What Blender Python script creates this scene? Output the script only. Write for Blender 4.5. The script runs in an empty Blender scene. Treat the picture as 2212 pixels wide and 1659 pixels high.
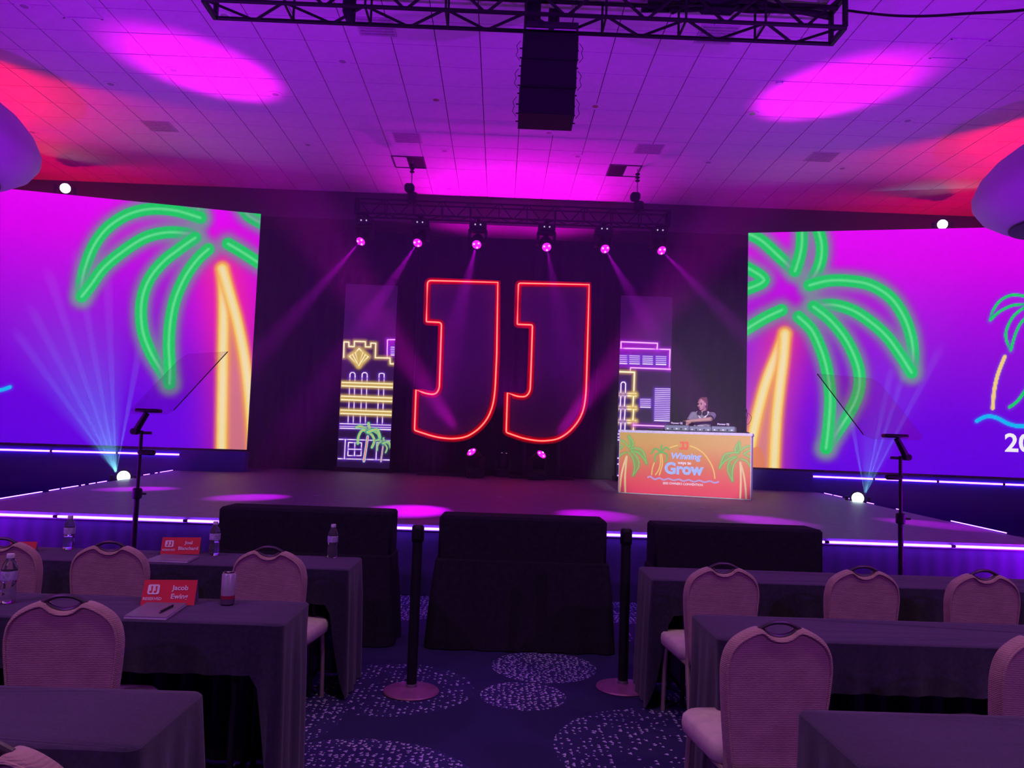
import bpy, math, random
import numpy as np
from mathutils import Vector, Matrix, Quaternion
from math import sin, cos, pi, radians
random.seed(7)
S = bpy.context.scene
C = S.collection

# ------------------------------------------------------------------ camera, world, exposure
F, CX, CY = 1660.0, 1106.0, 829.5
YAW, PITCH, ROLL = radians(.8), radians(4.3), radians(2.0)
EYE = np.array([0, 0, 1.53])
_f = np.array([sin(YAW)*cos(PITCH), cos(YAW)*cos(PITCH), sin(PITCH)])
_r0 = np.array([cos(YAW), -sin(YAW), 0]); _u0 = np.cross(_r0, _f)
_r = _r0*cos(ROLL)+_u0*sin(ROLL); _u = _u0*cos(ROLL)-_r0*sin(ROLL)
cam_data = bpy.data.cameras.new('camera'); cam = bpy.data.objects.new('camera', cam_data); C.objects.link(cam)
cam_data.sensor_width = 36; cam_data.lens = F/2212*36; cam_data.clip_end = 200; cam_data.clip_start = .05
M = Matrix(((_r[0], _u[0], -_f[0], EYE[0]), (_r[1], _u[1], -_f[1], EYE[1]), (_r[2], _u[2], -_f[2], EYE[2]), (0, 0, 0, 1)))
cam.matrix_world = M
S.camera = cam
def ray(x, y): return _f+_r*((x-CX)/F)-_u*((y-CY)/F)
def atY(x, y, Y): d = ray(x, y); return Vector(EYE+d*(Y/d[1]))
def atZ(x, y, Z): d = ray(x, y); return Vector(EYE+d*((Z-EYE[2])/d[2]))
def proj(P):
    d = np.asarray(P)-EYE; z = d@_f
    return CX+F*(d@_r)/z, CY-F*(d@_u)/z

w = bpy.data.worlds.new('world'); S.world = w; w.use_nodes = True
w.node_tree.nodes['Background'].inputs[0].default_value = (.02, .004, .04, 1)
w.node_tree.nodes['Background'].inputs[1].default_value = .3
S.view_settings.view_transform = 'Standard'; S.view_settings.look = 'None'
S.view_settings.exposure = 0; S.view_settings.gamma = 1; S.view_settings.use_curve_mapping = False
S.cycles.max_bounces = 8; S.cycles.diffuse_bounces = 2; S.cycles.glossy_bounces = 2; S.cycles.adaptive_threshold = .06; S.cycles.adaptive_min_samples = 16; S.cycles.transmission_bounces = 6
S.cycles.transparent_max_bounces = 12; S.cycles.volume_bounces = 0
S.cycles.caustics_reflective = False; S.cycles.caustics_refractive = False
S.cycles.sample_clamp_indirect = 3

def aim(o, p, t):
    o.location = p
    o.rotation_euler = (Vector(t)-Vector(p)).to_track_quat('-Z', 'Y').to_euler()
def spot(name, p, t, col, power, ang, blend=.3, r=.05):
    l = bpy.data.lights.new(name, 'SPOT'); l.energy = power; l.color = col; l.spot_size = radians(ang); l.spot_blend = blend; l.shadow_soft_size = r
    o = bpy.data.objects.new(name, l); C.objects.link(o); aim(o, p, t); return o
CZ = 7.4      # ceiling height
DZ = .69      # stage deck height
# house wash: dim warm down-lights over the audience and added purple fill lamps, unseen behind the audience
for x in (-5.5, 0, 5.5):
    for y in (-3.5, 1.6):
        spot('house_downlight', (x, y, CZ-.15), (x, y, 0), (1, .60, .64), 260, 110, .8, .15)
for x in (-7, 7):
    spot('added_purple_fill', (x, -5, 6.6), (x*.3, 4, .8), (.50, .08, 1), 860, 90, .8, .2)
# added violet fill lamps, out of sight, that colour the ceiling
for sx in (-1, 1):
    spot('added_violet_fill', (sx*6.6, 6.9, .35), (sx*1.0, 12.3, CZ), (.38, .0, 1), 1500, 120, .9, .15)
    spot('added_violet_fill', (sx*9.5, 2.0, .35), (sx*3.0, 8.5, CZ), (.38, .0, 1), 900, 110, .9, .15)
# red wall washers behind the pendant lamps, aimed at the ceiling and the sides
for sx in (-1, 1):
    spot('red_uplight', (sx*10.9, 12.4, 4.9), (sx*10.6, 12.4, CZ), (1, .0, .02), 1400, 150, 1.0, .15)
    spot('red_uplight', (sx*10.4, 17.3, 4.6), (sx*9.6, 17.2, CZ), (1, .0, .05), 190, 160, 1.0, .15)
# white key light on the DJ from the front truss
spot('dj_key_light', (.5, -6, 6.9), (3.25, 13.3, 1.75), (1, .97, 1), 15000, 8.8, .35, .1)

# ------------------------------------------------------------------ helpers
def lin(c):
    c = np.asarray(c, float)
    if c.max() > 1.001: c = c/255.
    return np.where(c <= .04045, c/12.92, ((c+.055)/1.055)**2.4)
MATS = {}
def mat(name, col=(.5, .5, .5), rough=.6, metal=0, var=.12, nscale=20, bump=0, bscale=200, em=None, ems=0, trans=0, ior=1.45, spec=.5, sheen=0):
    """Principled material, colour broken up by noise, optional noise bump. col is linear."""
    if name in MATS: return MATS[name]
    m = bpy.data.materials.new(name); m.use_nodes = True; MATS[name] = m
    nt = m.node_tree; b = nt.nodes['Principled BSDF']
    tc = nt.nodes.new('ShaderNodeTexCoord'); nz = nt.nodes.new('ShaderNodeTexNoise'); nz.inputs['Scale'].default_value = nscale
    nz.inputs['Detail'].default_value = 3
    nt.links.new(tc.outputs['Object'], nz.inputs['Vector'])
    rp = nt.nodes.new('ShaderNodeValToRGB'); nt.links.new(nz.outputs['Fac'], rp.inputs[0])
    rp.color_ramp.elements[0].position = .3; rp.color_ramp.elements[1].position = .7
    c = np.asarray(col, float)
    rp.color_ramp.elements[0].color = (*np.clip(c*(1-var), 0, 1), 1); rp.color_ramp.elements[1].color = (*np.clip(c*(1+var), 0, 1), 1)
    nt.links.new(rp.outputs[0], b.inputs['Base Color'])
    b.inputs['Roughness'].default_value = rough; b.inputs['Metallic'].default_value = metal
    b.inputs['Transmission Weight'].default_value = trans; b.inputs['IOR'].default_value = ior
    b.inputs['Specular IOR Level'].default_value = spec
    if sheen: b.inputs['Sheen Weight'].default_value = sheen
    if em is not None:
        b.inputs['Emission Color'].default_value = (*em, 1); b.inputs['Emission Strength'].default_value = ems
    if bump:
        n2 = nt.nodes.new('ShaderNodeTexNoise'); n2.inputs['Scale'].default_value = bscale
        nt.links.new(tc.outputs['Object'], n2.inputs['Vector'])
        bp = nt.nodes.new('ShaderNodeBump'); bp.inputs['Strength'].default_value = bump; bp.inputs['Distance'].default_value = .01
        nt.links.new(n2.outputs['Fac'], bp.inputs['Height']); nt.links.new(bp.outputs[0], b.inputs['Normal'])
    return m
def emat(name, col, s):
    if name in MATS: return MATS[name]
    m = bpy.data.materials.new(name); m.use_nodes = True; MATS[name] = m
    nt = m.node_tree; nt.nodes.remove(nt.nodes['Principled BSDF'])
    e = nt.nodes.new('ShaderNodeEmission'); e.inputs[0].default_value = (*col, 1); e.inputs[1].default_value = s
    nt.links.new(e.outputs[0], nt.nodes['Material Output'].inputs[0]); return m
def attr_mat(name, emit, s=1.0, rough=.5):
    if name in MATS: return MATS[name]
    m = bpy.data.materials.new(name); m.use_nodes = True; MATS[name] = m
    nt = m.node_tree; a = nt.nodes.new('ShaderNodeAttribute'); a.attribute_name = 'Col'
    b = nt.nodes['Principled BSDF']
    if emit:
        e = nt.nodes.new('ShaderNodeEmission'); e.inputs[1].default_value = s
        nt.links.new(a.outputs['Color'], e.inputs[0]); nt.nodes.remove(b)
        nt.links.new(e.outputs[0], nt.nodes['Material Output'].inputs[0])
    else:
        nt.links.new(a.outputs['Color'], b.inputs['Base Color']); b.inputs['Roughness'].default_value = rough
    return m
def tag(o, label=None, cat=None, group=None, kind=None):
    if label: o['label'] = label
    if cat: o['category'] = cat
    if group: o['group'] = group
    if kind: o['kind'] = kind
    return o
def empty(name, loc=(0, 0, 0), rz=0, label=None, cat=None, group=None, kind=None):
    o = bpy.data.objects.new(name, None); C.objects.link(o); o.location = loc; o.rotation_euler = (0, 0, rz)
    o.empty_display_size = .1
    return tag(o, label, cat, group, kind)
def link(name, me, parent=None):
    o = bpy.data.objects.new(name, me); C.objects.link(o); o.parent = parent; return o
class MB:
    def __init__(s): s.v = []; s.f = []
    def add(s, vs, fs):
        n = len(s.v); s.v += [tuple(v) for v in vs]; s.f += [tuple(i+n for i in f) for f in fs]; return s
    def box(s, c, d, R=None):
        hx, hy, hz = d[0]/2, d[1]/2, d[2]/2
        vs = [Vector((x*hx, y*hy, z*hz)) for z in (-1, 1) for y in (-1, 1) for x in (-1, 1)]
        if R is not None: vs = [R @ v for v in vs]
        c = Vector(c)
        return s.add([v+c for v in vs], [(0, 2, 3, 1), (4, 5, 7, 6), (0, 1, 5, 4), (2, 6, 7, 3), (0, 4, 6, 2), (1, 3, 7, 5)])
    def bbox(s, c, d, b=.01):
        """box with chamfered edges"""
        c = Vector(c); h = Vector(d)/2; b = min(b, min(h)*.9); vs = []; ix = {}
        for z in (-1, 1):
            for y in (-1, 1):
                for x in (-1, 1):
                    for k in range(3):
                        p = Vector((x*(h.x-(b if k != 0 else 0)), y*(h.y-(b if k != 1 else 0)), z*(h.z-(b if k != 2 else 0))))
                        ix[(x, y, z, k)] = len(vs); vs.append(p+c)
        fs = []
        for a in (-1, 1):
            fs.append([ix[(a, -1, -1, 0)], ix[(a, 1, -1, 0)], ix[(a, 1, 1, 0)], ix[(a, -1, 1, 0)]][::a])
            fs.append([ix[(-1, a, -1, 1)], ix[(-1, a, 1, 1)], ix[(1, a, 1, 1)], ix[(1, a, -1, 1)]][::a])
            fs.append([ix[(-1, -1, a, 2)], ix[(1, -1, a, 2)], ix[(1, 1, a, 2)], ix[(-1, 1, a, 2)]][::a])
            for e in (-1, 1):
                fs.append([ix[(a, e, -1, 0)], ix[(a, e, 1, 0)], ix[(a, e, 1, 1)], ix[(a, e, -1, 1)]])
                fs.append([ix[(a, -1, e, 0)], ix[(a, 1, e, 0)], ix[(a, 1, e, 2)], ix[(a, -1, e, 2)]])
                fs.append([ix[(-1, a, e, 1)], ix[(1, a, e, 1)], ix[(1, a, e, 2)], ix[(-1, a, e, 2)]])
                for g in (-1, 1): fs.append([ix[(a, e, g, k)] for k in range(3)])
        return s.add(vs, fs)
    def tube(s, pts, r, n=8, closed=False, cap=True):
        pts = [Vector(p) for p in pts]; m = len(pts)
        rs = r if isinstance(r, (list, tuple)) else [r]*m
        base = len(s.v); up = None
        for i, p in enumerate(pts):
            a = pts[(i-1) % m] if (closed or i > 0) else p; b = pts[(i+1) % m] if (closed or i < m-1) else p
            t = (b-a).normalized()
            if up is None: up = Vector((0, 0, 1)) if abs(t.z) < .9 else Vector((1, 0, 0))
            x = t.cross(up)
            if x.length < 1e-5: x = t.orthogonal()
            x.normalize(); y = x.cross(t).normalized(); up = y
            for k in range(n):
                an = 2*pi*k/n; s.v.append(tuple(p+(x*cos(an)+y*sin(an))*rs[i]))
        for i in range(m if closed else m-1):
            for k in range(n):
                a, b = base+i*n, base+((i+1) % m)*n
                s.f.append((a+k, a+(k+1) % n, b+(k+1) % n, b+k))
        if cap and not closed:
            s.f.append(tuple(base+k for k in range(n))[::-1]); s.f.append(tuple(base+(m-1)*n+k for k in range(n)))
        return s
    def lathe(s, prof, n=24, c=(0, 0, 0), R=None):
        c = Vector(c); base = len(s.v); m = len(prof)
        for (r, z) in prof:
            for k in range(n):
                a = 2*pi*k/n; v = Vector((r*cos(a), r*sin(a), z))
                if R is not None: v = R @ v
                s.v.append(tuple(v+c))
        for i in range(m-1):
            for k in range(n):
                a, b = base+i*n, base+(i+1)*n
                s.f.append((a+k, a+(k+1) % n, b+(k+1) % n, b+k))
        s.f.append(tuple(base+k for k in range(n))[::-1]); s.f.append(tuple(base+(m-1)*n+k for k in range(n)))
        return s
    def prism(s, out, a, b, axis='y'):
        """2-D outline extruded from a to b along an axis"""
        n = len(out)
        def P(p, t): return {'y': (p[0], t, p[1]), 'z': (p[0], p[1], t), 'x': (t, p[0], p[1])}[axis]
        s.add([P(p, a) for p in out]+[P(p, b) for p in out], [tuple(range(n))[::-1], tuple(range(n, 2*n))]+[(i, (i+1) % n, n+(i+1) % n, n+i) for i in range(n)])
        return s
    def mesh(s, name, m=None, smooth=False):
        me = bpy.data.meshes.new(name); me.from_pydata(s.v, [], s.f)
        import bmesh
        bm = bmesh.new(); bm.from_mesh(me); bmesh.ops.recalc_face_normals(bm, faces=bm.faces); bm.to_mesh(me); bm.free()
        if m: me.materials.append(m)
        if smooth:
            me.polygons.foreach_set('use_smooth', [True]*len(me.polygons))
            if smooth != 'all': me.set_sharp_from_angle(angle=radians(40))
        return me
    def build(s, name, m, parent=None, smooth=True):
        return link(name, s.mesh(name, m, smooth), parent)
def copy_tree(o, parent=None):
    c = o.copy(); C.objects.link(c); c.parent = parent
    for ch in o.children: copy_tree(ch, c)
    return c
def text_obj(name, s, size, m, parent, loc, rot=(pi/2, 0, 0), bold=0, ext=.001, shear=0, align='CENTER', sx=1.0):
    cu = bpy.data.curves.new(name, 'FONT'); cu.body = s; cu.size = size; cu.extrude = ext; cu.offset = bold; cu.shear = shear
    cu.align_x = align; cu.align_y = 'CENTER'; cu.resolution_u = 3
    t = bpy.data.objects.new(name+'_src', cu); C.objects.link(t)
    dg = bpy.context.evaluated_depsgraph_get(); me = bpy.data.meshes.new_from_object(t.evaluated_get(dg)); bpy.data.objects.remove(t)
    me.materials.clear(); me.materials.append(m)
    o = link(name, me, parent); o.location = loc; o.rotation_euler = rot; o.scale = (sx, 1, 1); return o

# ------------------------------------------------------------------ 2-D painting on real panels
def cr(pts, n=6, closed=False):
    P = [np.array(p, float) for p in pts]
    if len(P) < 3: return P
    out = []
    for i in range(len(P)-1):
        p0 = P[max(i-1, 0)]; p1 = P[i]; p2 = P[i+1]; p3 = P[min(i+2, len(P)-1)]
        for k in range(n):
            t = k/n
            out.append(.5*((2*p1)+(-p0+p2)*t+(2*p0-5*p1+4*p2-p3)*t*t+(-p0+3*p1-3*p2+p3)*t**3))
    out.append(P[-1]); return out
class Canvas:
    def __init__(s, px, py, bg): s.x = px; s.y = py; s.c = np.array(bg, float)
    def dist(s, pts, reach):
        pts = np.array(pts); lo = pts.min(0)-reach; hi = pts.max(0)+reach
        ix = np.nonzero((s.x > lo[0]) & (s.x < hi[0]) & (s.y > lo[1]) & (s.y < hi[1]))[0]
        x, y = s.x[ix], s.y[ix]; d = np.full(len(ix), 1e9)
        for a, b in zip(pts[:-1], pts[1:]):
            e = b-a; L = e@e+1e-9; t = np.clip(((x-a[0])*e[0]+(y-a[1])*e[1])/L, 0, 1)
            d = np.minimum(d, np.hypot(x-a[0]-t*e[0], y-a[1]-t*e[1]))
        return ix, d
    def blend(s, ix, col, a):
        a = a[:, None]; s.c[ix] = s.c[ix]*(1-a)+np.array(col, float)/255*a
    def stroke(s, pts, w, col, core=None, cw=0, glow=None, gw=0, ga=.5, soft=1.0, smooth=True):
        if smooth: pts = cr(pts)
        ix, d = s.dist(pts, max(w, gw*2.2)+4)
        if len(ix) == 0: return
        if glow is not None: s.blend(ix, glow, ga*np.exp(-(np.maximum(d-w/2, 0)/gw)**2))
        s.blend(ix, col, np.clip((w/2-d)/soft+.5, 0, 1))
        if core is not None: s.blend(ix, core, np.clip((cw/2-d)/(soft*1.2)+.5, 0, 1))
    def fill(s, pts, col, a=1., soft=1.):
        pts = np.array(pts, float); lo = pts.min(0); hi = pts.max(0)
        ix = np.nonzero((s.x > lo[0]) & (s.x < hi[0]) & (s.y > lo[1]) & (s.y < hi[1]))[0]
        x, y = s.x[ix], s.y[ix]; ins = np.zeros(len(ix), bool); n = len(pts)
        for i in range(n):
            a0, b0 = pts[i], pts[(i+1) % n]
            if a0[1] == b0[1]: continue
            cnd = ((a0[1] > y) != (b0[1] > y)) & (x < (b0[0]-a0[0])*(y-a0[1])/(b0[1]-a0[1])+a0[0])
            ins ^= cnd
        s.blend(ix, col, ins*a)
def painted_panel(name, O, ex, W, H, nx, nz, painter, m, parent=None):
    """upright grid from corner O along ex (unit) and up; painter(px,py,u,v)->sRGB 0..1 per vertex"""
    u, v = np.meshgrid(np.linspace(0, 1, nx+1), np.linspace(0, 1, nz+1)); u = u.ravel(); v = v.ravel()
    P = np.array(O)[None, :]+u[:, None]*W*np.array(ex)[None, :]+v[:, None]*H*np.array([0, 0, 1])[None, :]
    px, py = proj(P)
    col = lin(np.clip(painter(px, py, u, v), 0, 1))
    i, j = np.meshgrid(np.arange(nx), np.arange(nz)); a = (j*(nx+1)+i).ravel()
    fc = np.stack([a, a+1, a+nx+2, a+nx+1], 1)
    me = bpy.data.meshes.new(name); me.vertices.add(len(P)); me.vertices.foreach_set('co', P.astype(np.float32).ravel())
    me.loops.add(fc.size); me.loops.foreach_set('vertex_index', fc.ravel().astype(np.int32))
    me.polygons.add(len(fc)); me.polygons.foreach_set('loop_start', np.arange(0, fc.size, 4, dtype=np.int32)); me.polygons.foreach_set('loop_total', np.full(len(fc), 4, np.int32))
    me.update(calc_edges=True)
    at = me.color_attributes.new('Col', 'FLOAT_COLOR', 'POINT')
    at.data.foreach_set('color', np.concatenate([col, np.ones((len(col), 1))], 1).astype(np.float32).ravel())
    me.materials.append(m)
    return link(name, me, parent)
def ramp(t, stops):
    xs = [s[0] for s in stops]; return np.stack([np.interp(t, xs, [s[1][k] for s in stops]) for k in range(3)], -1)/255.
def crop(ox, oy, sc): return lambda pts: [(ox+x/sc, oy+y/sc) for x, y in pts]

# ------------------------------------------------------------------ materials
m_black = mat('black_metal', (.008, .007, .011), .55, .1)
m_cab = mat('black_cabinet', (.010, .009, .014), .55, 0, bump=.3)
m_cloth = mat('black_linen', (.030, .022, .055), .9, 0, .25, 60, .35, 500, spec=.2, sheen=.3)
m_drape = mat('black_velour', (.026, .023, .034), .95, 0, .12, 30, .12, 300, spec=.08)
m_skirt = mat('stage_skirt', (.06, .05, .12), .9, 0, .05, 30, .05, 300, spec=.2)
m_riser = mat('riser_skirt_blue_lit', (.05, .02, .34), .9, 0, .05, 30, .05, 300, spec=.2)  # blue spill of the LED tubes is put into the cloth colour
m_deck = mat('stage_deck', (.165, .11, .21), .5, 0, .18, 9, .15, 120)
m_wall = mat('painted_wall', (.42, .36, .34), .8, 0, .05, 2)
m_bulk = mat('bulkhead_paint', (.09, .07, .075), .85, 0, .05, 2)
m_tile = mat('ceiling_tile', (.72, .70, .70), .9, 0, .04, 6, .15, 160)
m_grid = mat('ceiling_grid', (.10, .09, .10), .8)
m_steel = mat('brushed_steel', (.45, .43, .47), .35, .9)
m_white = mat('white_plastic', (.7, .7, .72), .45)
m_tan = mat('tan_metal', (.50, .40, .34), .4, .4)
m_lens_w = emat('lens_white', (1, .92, 1), 14)
m_lens_m = emat('lens_magenta', (1, .012, 1), 1.6)
m_lens_hot = emat('lens_hot', (1, .5, 1), 1.6)
m_lens_c = emat('lens_cyan', (.75, 1, .95), 10)
m_led = emat('led_tube', (1.5, .36, 6.0), 2.6)
m_dot = emat('indicator', (.75, .55, .85), .8)

# ------------------------------------------------------------------ room shell
def box_obj(name, lo, hi, m, kind='structure', parent=None):
    o = MB().box([(a+b)/2 for a, b in zip(lo, hi)], [b-a for a, b in zip(lo, hi)]).build(name, m, parent, False)
    if kind: o['kind'] = kind
    return o
XW, Y0, YB = 16.0, -9.0, 20.0
# carpet: navy ground, pale flecks gathered in round medallions
def carpet_mat():
    m = bpy.data.materials.new('carpet'); m.use_nodes = True; nt = m.node_tree; b = nt.nodes['Principled BSDF']
    N = nt.nodes.new; Lk = nt.links.new
    tc = N('ShaderNodeTexCoord')
    def math_(op, a, bb=None, c=None):
        n = N('ShaderNodeMath'); n.operation = op
        for i, v in enumerate((a, bb, c)):
            if v is None: continue
            if isinstance(v, (int, float)): n.inputs[i].default_value = v
            else: Lk(v, n.inputs[i])
        return n.outputs[0]
    P = tc.outputs['Object']
    dens = None
    circles = [((-.62, 3.42), .62, 1.0, .2), ((.20, 4.78), .26, .95, .9), ((.36, 5.40), .36, 1.3, .9), ((.95, 4.0), .62, .62, .12), ((-.60, 4.86), .50, .55, .3), ((-.9, 7.2), .6, 1.2, .7), ((1.2, 7.3), .55, 1.2, .5), ((1.25, 6.2), .25, .3, 0), ((.55, 2.8), .75, .5, .3), ((1.4, 5.0), .4, .7, .5), ((-1.1, 2.6), .5, .8, .6), ((-1.3, 4.3), .5, .7, .4), ((1.9, 3.2), .6, .8, .4)]
    for (cx, cy), r, rim, mid in circles:
        vd = N('ShaderNodeVectorMath'); vd.operation = 'DISTANCE'; Lk(P, vd.inputs[0]); vd.inputs[1].default_value = (cx, cy, 0)
        rp = N('ShaderNodeMapRange'); rp.inputs[1].default_value = 0; rp.inputs[2].default_value = r; rp.inputs[3].default_value = mid; rp.inputs[4].default_value = rim
        Lk(vd.outputs['Value'], rp.inputs[0])
        v = math_('MULTIPLY', rp.outputs[0], math_('LESS_THAN', vd.outputs['Value'], r))
        dens = v if dens is None else math_('MAXIMUM', dens, v)
    big = N('ShaderNodeTexVoronoi'); big.inputs['Scale'].default_value = .75; Lk(P, big.inputs['Vector'])
    far = math_('MULTIPLY', math_('LESS_THAN', big.outputs['Distance'], .5), math_('MULTIPLY', big.outputs['Distance'], 1.6))
    sx = N('ShaderNodeSeparateXYZ'); Lk(P, sx.inputs[0])
    far = math_('MULTIPLY', far, math_('GREATER_THAN', math_('ABSOLUTE', sx.outputs[0]), 1.7))
    dens = math_('MAXIMUM', dens, far)
    vo = N('ShaderNodeTexVoronoi'); vo.inputs['Scale'].default_value = 27; vo.distance = 'MANHATTAN'; Lk(P, vo.inputs['Vector']); vo.inputs['Randomness'].default_value = .85
    sr = N('ShaderNodeSeparateColor'); Lk(vo.outputs['Color'], sr.inputs[0])
    on = math_('LESS_THAN', sr.outputs[0], math_('MULTIPLY', dens, .85))
    # each fleck is a small wedge inside its cell
    vl = N('ShaderNodeVectorMath'); vl.operation = 'SUBTRACT'; Lk(P, vl.inputs[0]); Lk(vo.outputs['Position'], vl.inputs[1])
    sl = N('ShaderNodeSeparateXYZ'); Lk(vl.outputs[0], sl.inputs[0])
    ra = math_('MULTIPLY_ADD', sr.outputs[1], .0055, .006)
    tri = math_('LESS_THAN', math_('ABSOLUTE', sl.outputs[1]), math_('MULTIPLY', math_('ADD', sl.outputs[0], ra), .75))
    fl = math_('MULTIPLY', on, math_('MULTIPLY', tri, math_('LESS_THAN', sl.outputs[0], ra)))
    mx = N('ShaderNodeMix'); mx.data_type = 'RGBA'; Lk(fl, mx.inputs[0])
    base = N('ShaderNodeMix'); base.data_type = 'RGBA'; Lk(math_('MINIMUM', dens, 1), base.inputs[0])
    base.inputs[6].default_value = (.018, .013, .095, 1); base.inputs[7].default_value = (.028, .02, .14, 1)
    Lk(base.outputs[2], mx.inputs[6])
    mx.inputs[7].default_value = (.58, .52, .80, 1); Lk(mx.outputs[2], b.inputs['Base Color']); b.inputs['Roughness'].default_value = .95
    nz = N('ShaderNodeTexNoise'); nz.inputs['Scale'].default_value = 350; Lk(P, nz.inputs['Vector'])
    bp = N('ShaderNodeBump'); bp.inputs['Strength'].default_value = .4; bp.inputs['Distance'].default_value = .004; Lk(nz.outputs['Fac'], bp.inputs['Height']); Lk(bp.outputs[0], b.inputs['Normal'])
    return m
box_obj('floor', (-XW, Y0, -.2), (XW, YB, 0), carpet_mat())
box_obj('wall_left', (-XW-.2, Y0, 0), (-XW, YB, CZ+.2), m_wall)
box_obj('wall_right', (XW, Y0, 0), (XW+.2, YB, CZ+.2), m_wall)
box_obj('wall_back', (-XW, YB, 0), (XW, YB+.2, CZ+.2), m_wall)
box_obj('wall_rear', (-XW, Y0-.2, 0), (XW, Y0, CZ+.2), m_wall)
YS = 18.2
box_obj('wall_bulkhead', (-XW, YS, 6.72), (XW, YB, CZ), m_bulk)
ceil = box_obj('ceiling', (-XW, Y0, CZ+.025), (XW, YB, CZ+.2), m_grid)
T, TG = .655, .012
OPEN = [((math.floor((x-.16)/T)+.5)*T+.16, (math.floor((y+.02)/T)+.5)*T-.02) for x, y in ((-1.95, 15.9), (2.6, 15.82))]
tile_me = MB().bbox((0, 0, 0), (T-TG, T-TG, .03), .004).mesh('ceiling_tile', m_tile)
cells = []
for j in range(-14, 28):
    for i in range(-25, 25):
        x, y = (i+.5)*T+.16, (j+.5)*T-.02
        if abs(x) > XW-.3 or y > YS-.2 or y < Y0+.3: continue
        if any(abs(x-a) < T*.5 and abs(y-b) < T*.5 for a, b in OPEN): continue
        u_, v_ = proj(np.array([x, y, CZ])); depth = (np.array([x, y, CZ])-EYE)@_f
        vis = depth > 1 and -60 < u_ < 2270 and -40 < v_ < 500
        cells.append((0 if vis else 1, depth if depth > 0 else 99, x, y))
cells.sort()
for k, (nv, d, x, y) in enumerate(cells[:300]):
    o = link('tile', tile_me, ceil); o.location = (x, y, CZ+.016)
rest = MB()
for nv, d, x, y in cells[300:]: rest.box((x, y, CZ+.016), (T-TG, T-TG, .03))
o = rest.build('tile_field', m_tile, ceil, False); o['kind'] = 'stuff'

# ------------------------------------------------------------------ stage
FX, BX, SY, BY = 5.62, 6.95, 7.63, 18.9
deck_out = [(-FX, SY), (FX, SY), (5.72, 8.6), (6.76, 16.2), (5.30, 16.54), (5.30, BY), (-5.36, BY), (-5.36, 16.54), (-6.72, 16.2), (-5.5, 8.6)]
st = empty('stage', (0, SY, 0), 0, 'low black stage platform with dark carpeted deck before the screens', 'stage')
MB().prism([(x, y-SY) for x, y in deck_out], DZ-.06, DZ, 'z').build('deck', m_deck, st, False)
def skirt_mesh(path, z0, z1, amp, wl, nz=6):
    """pleated cloth hanging along a 2-D path"""
    mb = MB(); P = []
    for a, b in zip(path[:-1], path[1:]):
        a, b = Vector(a), Vector(b); L = (b-a).length; n = max(2, int(L/wl*8)); nrm = Vector(((b-a).y, -(b-a).x)).normalized()
        for k in range(n):
            t = k/n; P.append((a.lerp(b, t), nrm, t*L))
    P.append((Vector(path[-1]), P[-1][1], 0)); rnd = random.Random(3)
    ph = [rnd.uniform(-.6, .6) for _ in P]
    for j in range(nz+1):
        z = z1+(z0-z1)*j/nz; g = .35+.65*j/nz
        for i, (p, nn, s) in enumerate(P):
            q = p+nn*(amp*g*(sin(2*pi*s/wl+ph[i]*.3)+.35*sin(2*pi*s/wl/2.7+1)))
            mb.v.append((q.x, q.y, z))
    n = len(P)
    for j in range(nz):
        for i in range(n-1): mb.f.append((j*n+i, j*n+i+1, (j+1)*n+i+1, (j+1)*n+i))
    return mb
skirt_mesh([(-5.4, 1.0), (-FX+.03, .03), (FX-.03, .03), (5.6, 1.0)], .005, DZ-.06, .005, .16).build('skirt', m_skirt, st)
skirt_mesh([(-6.69, 16.2-SY), (-5.47, 8.6-SY)], .005, DZ-.06, .005, .16).build('skirt', m_skirt, st)
skirt_mesh([(5.69, 8.6-SY), (6.73, 16.2-SY)], .005, DZ-.06, .005, .16).build('skirt', m_skirt, st)
# LED tubes along the front of the deck
def led_tube(a, b, label, group, r=.012):
    a, b = Vector(a), Vector(b); t = empty('led_tube', (a+b)/2, 0, label, 'light strip', group)
    d = (b-a).normalized(); mid = (a+b)/2
    MB().tube([a+d*.02-mid, b-d*.02-mid], r, 10).build('diffuser', m_led, t)
    for p, s in ((a, 1), (b, -1)):
        MB().tube([p-mid, p+d*s*.022-mid], r*1.1, 10).build('end_cap', m_black, t)
    return t
zt = DZ-.035
x0 = atY(120, 1117, SY-.03).x; x1 = atY(401, 1124, SY-.03).x; pit = x1-x0
k = 0; xs = [x0-pit]
while xs[-1]+pit < FX: xs.append(xs[-1]+pit)
xs = [xs[0]-(xs[0]+FX)]+xs+[FX]
def _fl(u): 
    if u < 130: return 'violet LED tube on the stage front edge at the picture corner by the big bottle'
    if u < 420: return 'violet LED tube on the stage front behind the teleprompter pole near the name cards'
    if u < 560: return 'violet LED tube on the stage front ending at the first draped monitor'
    if u < 860: return 'violet LED tube mostly hidden behind the first draped monitor'
    if u < 1250: return 'short lit violet LED tube on the stage front seen over the aisle beside a stanchion'
    if u < 1500: return 'violet LED tube peeping between the second stanchion and the monitor'
    if u < 1780: return 'violet LED tube just emerging beside the third draped monitor'
    if u < 2060: return 'violet LED tube on the stage front crossed by the teleprompter pole facing empty tables'
    return 'violet LED tube on the stage front edge at the picture border beyond that teleprompter'
tubes_front = [_fl(proj(np.array([(a+b)/2, SY, zt]))[0]) for a, b in zip(xs[:-1], xs[1:])]
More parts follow.
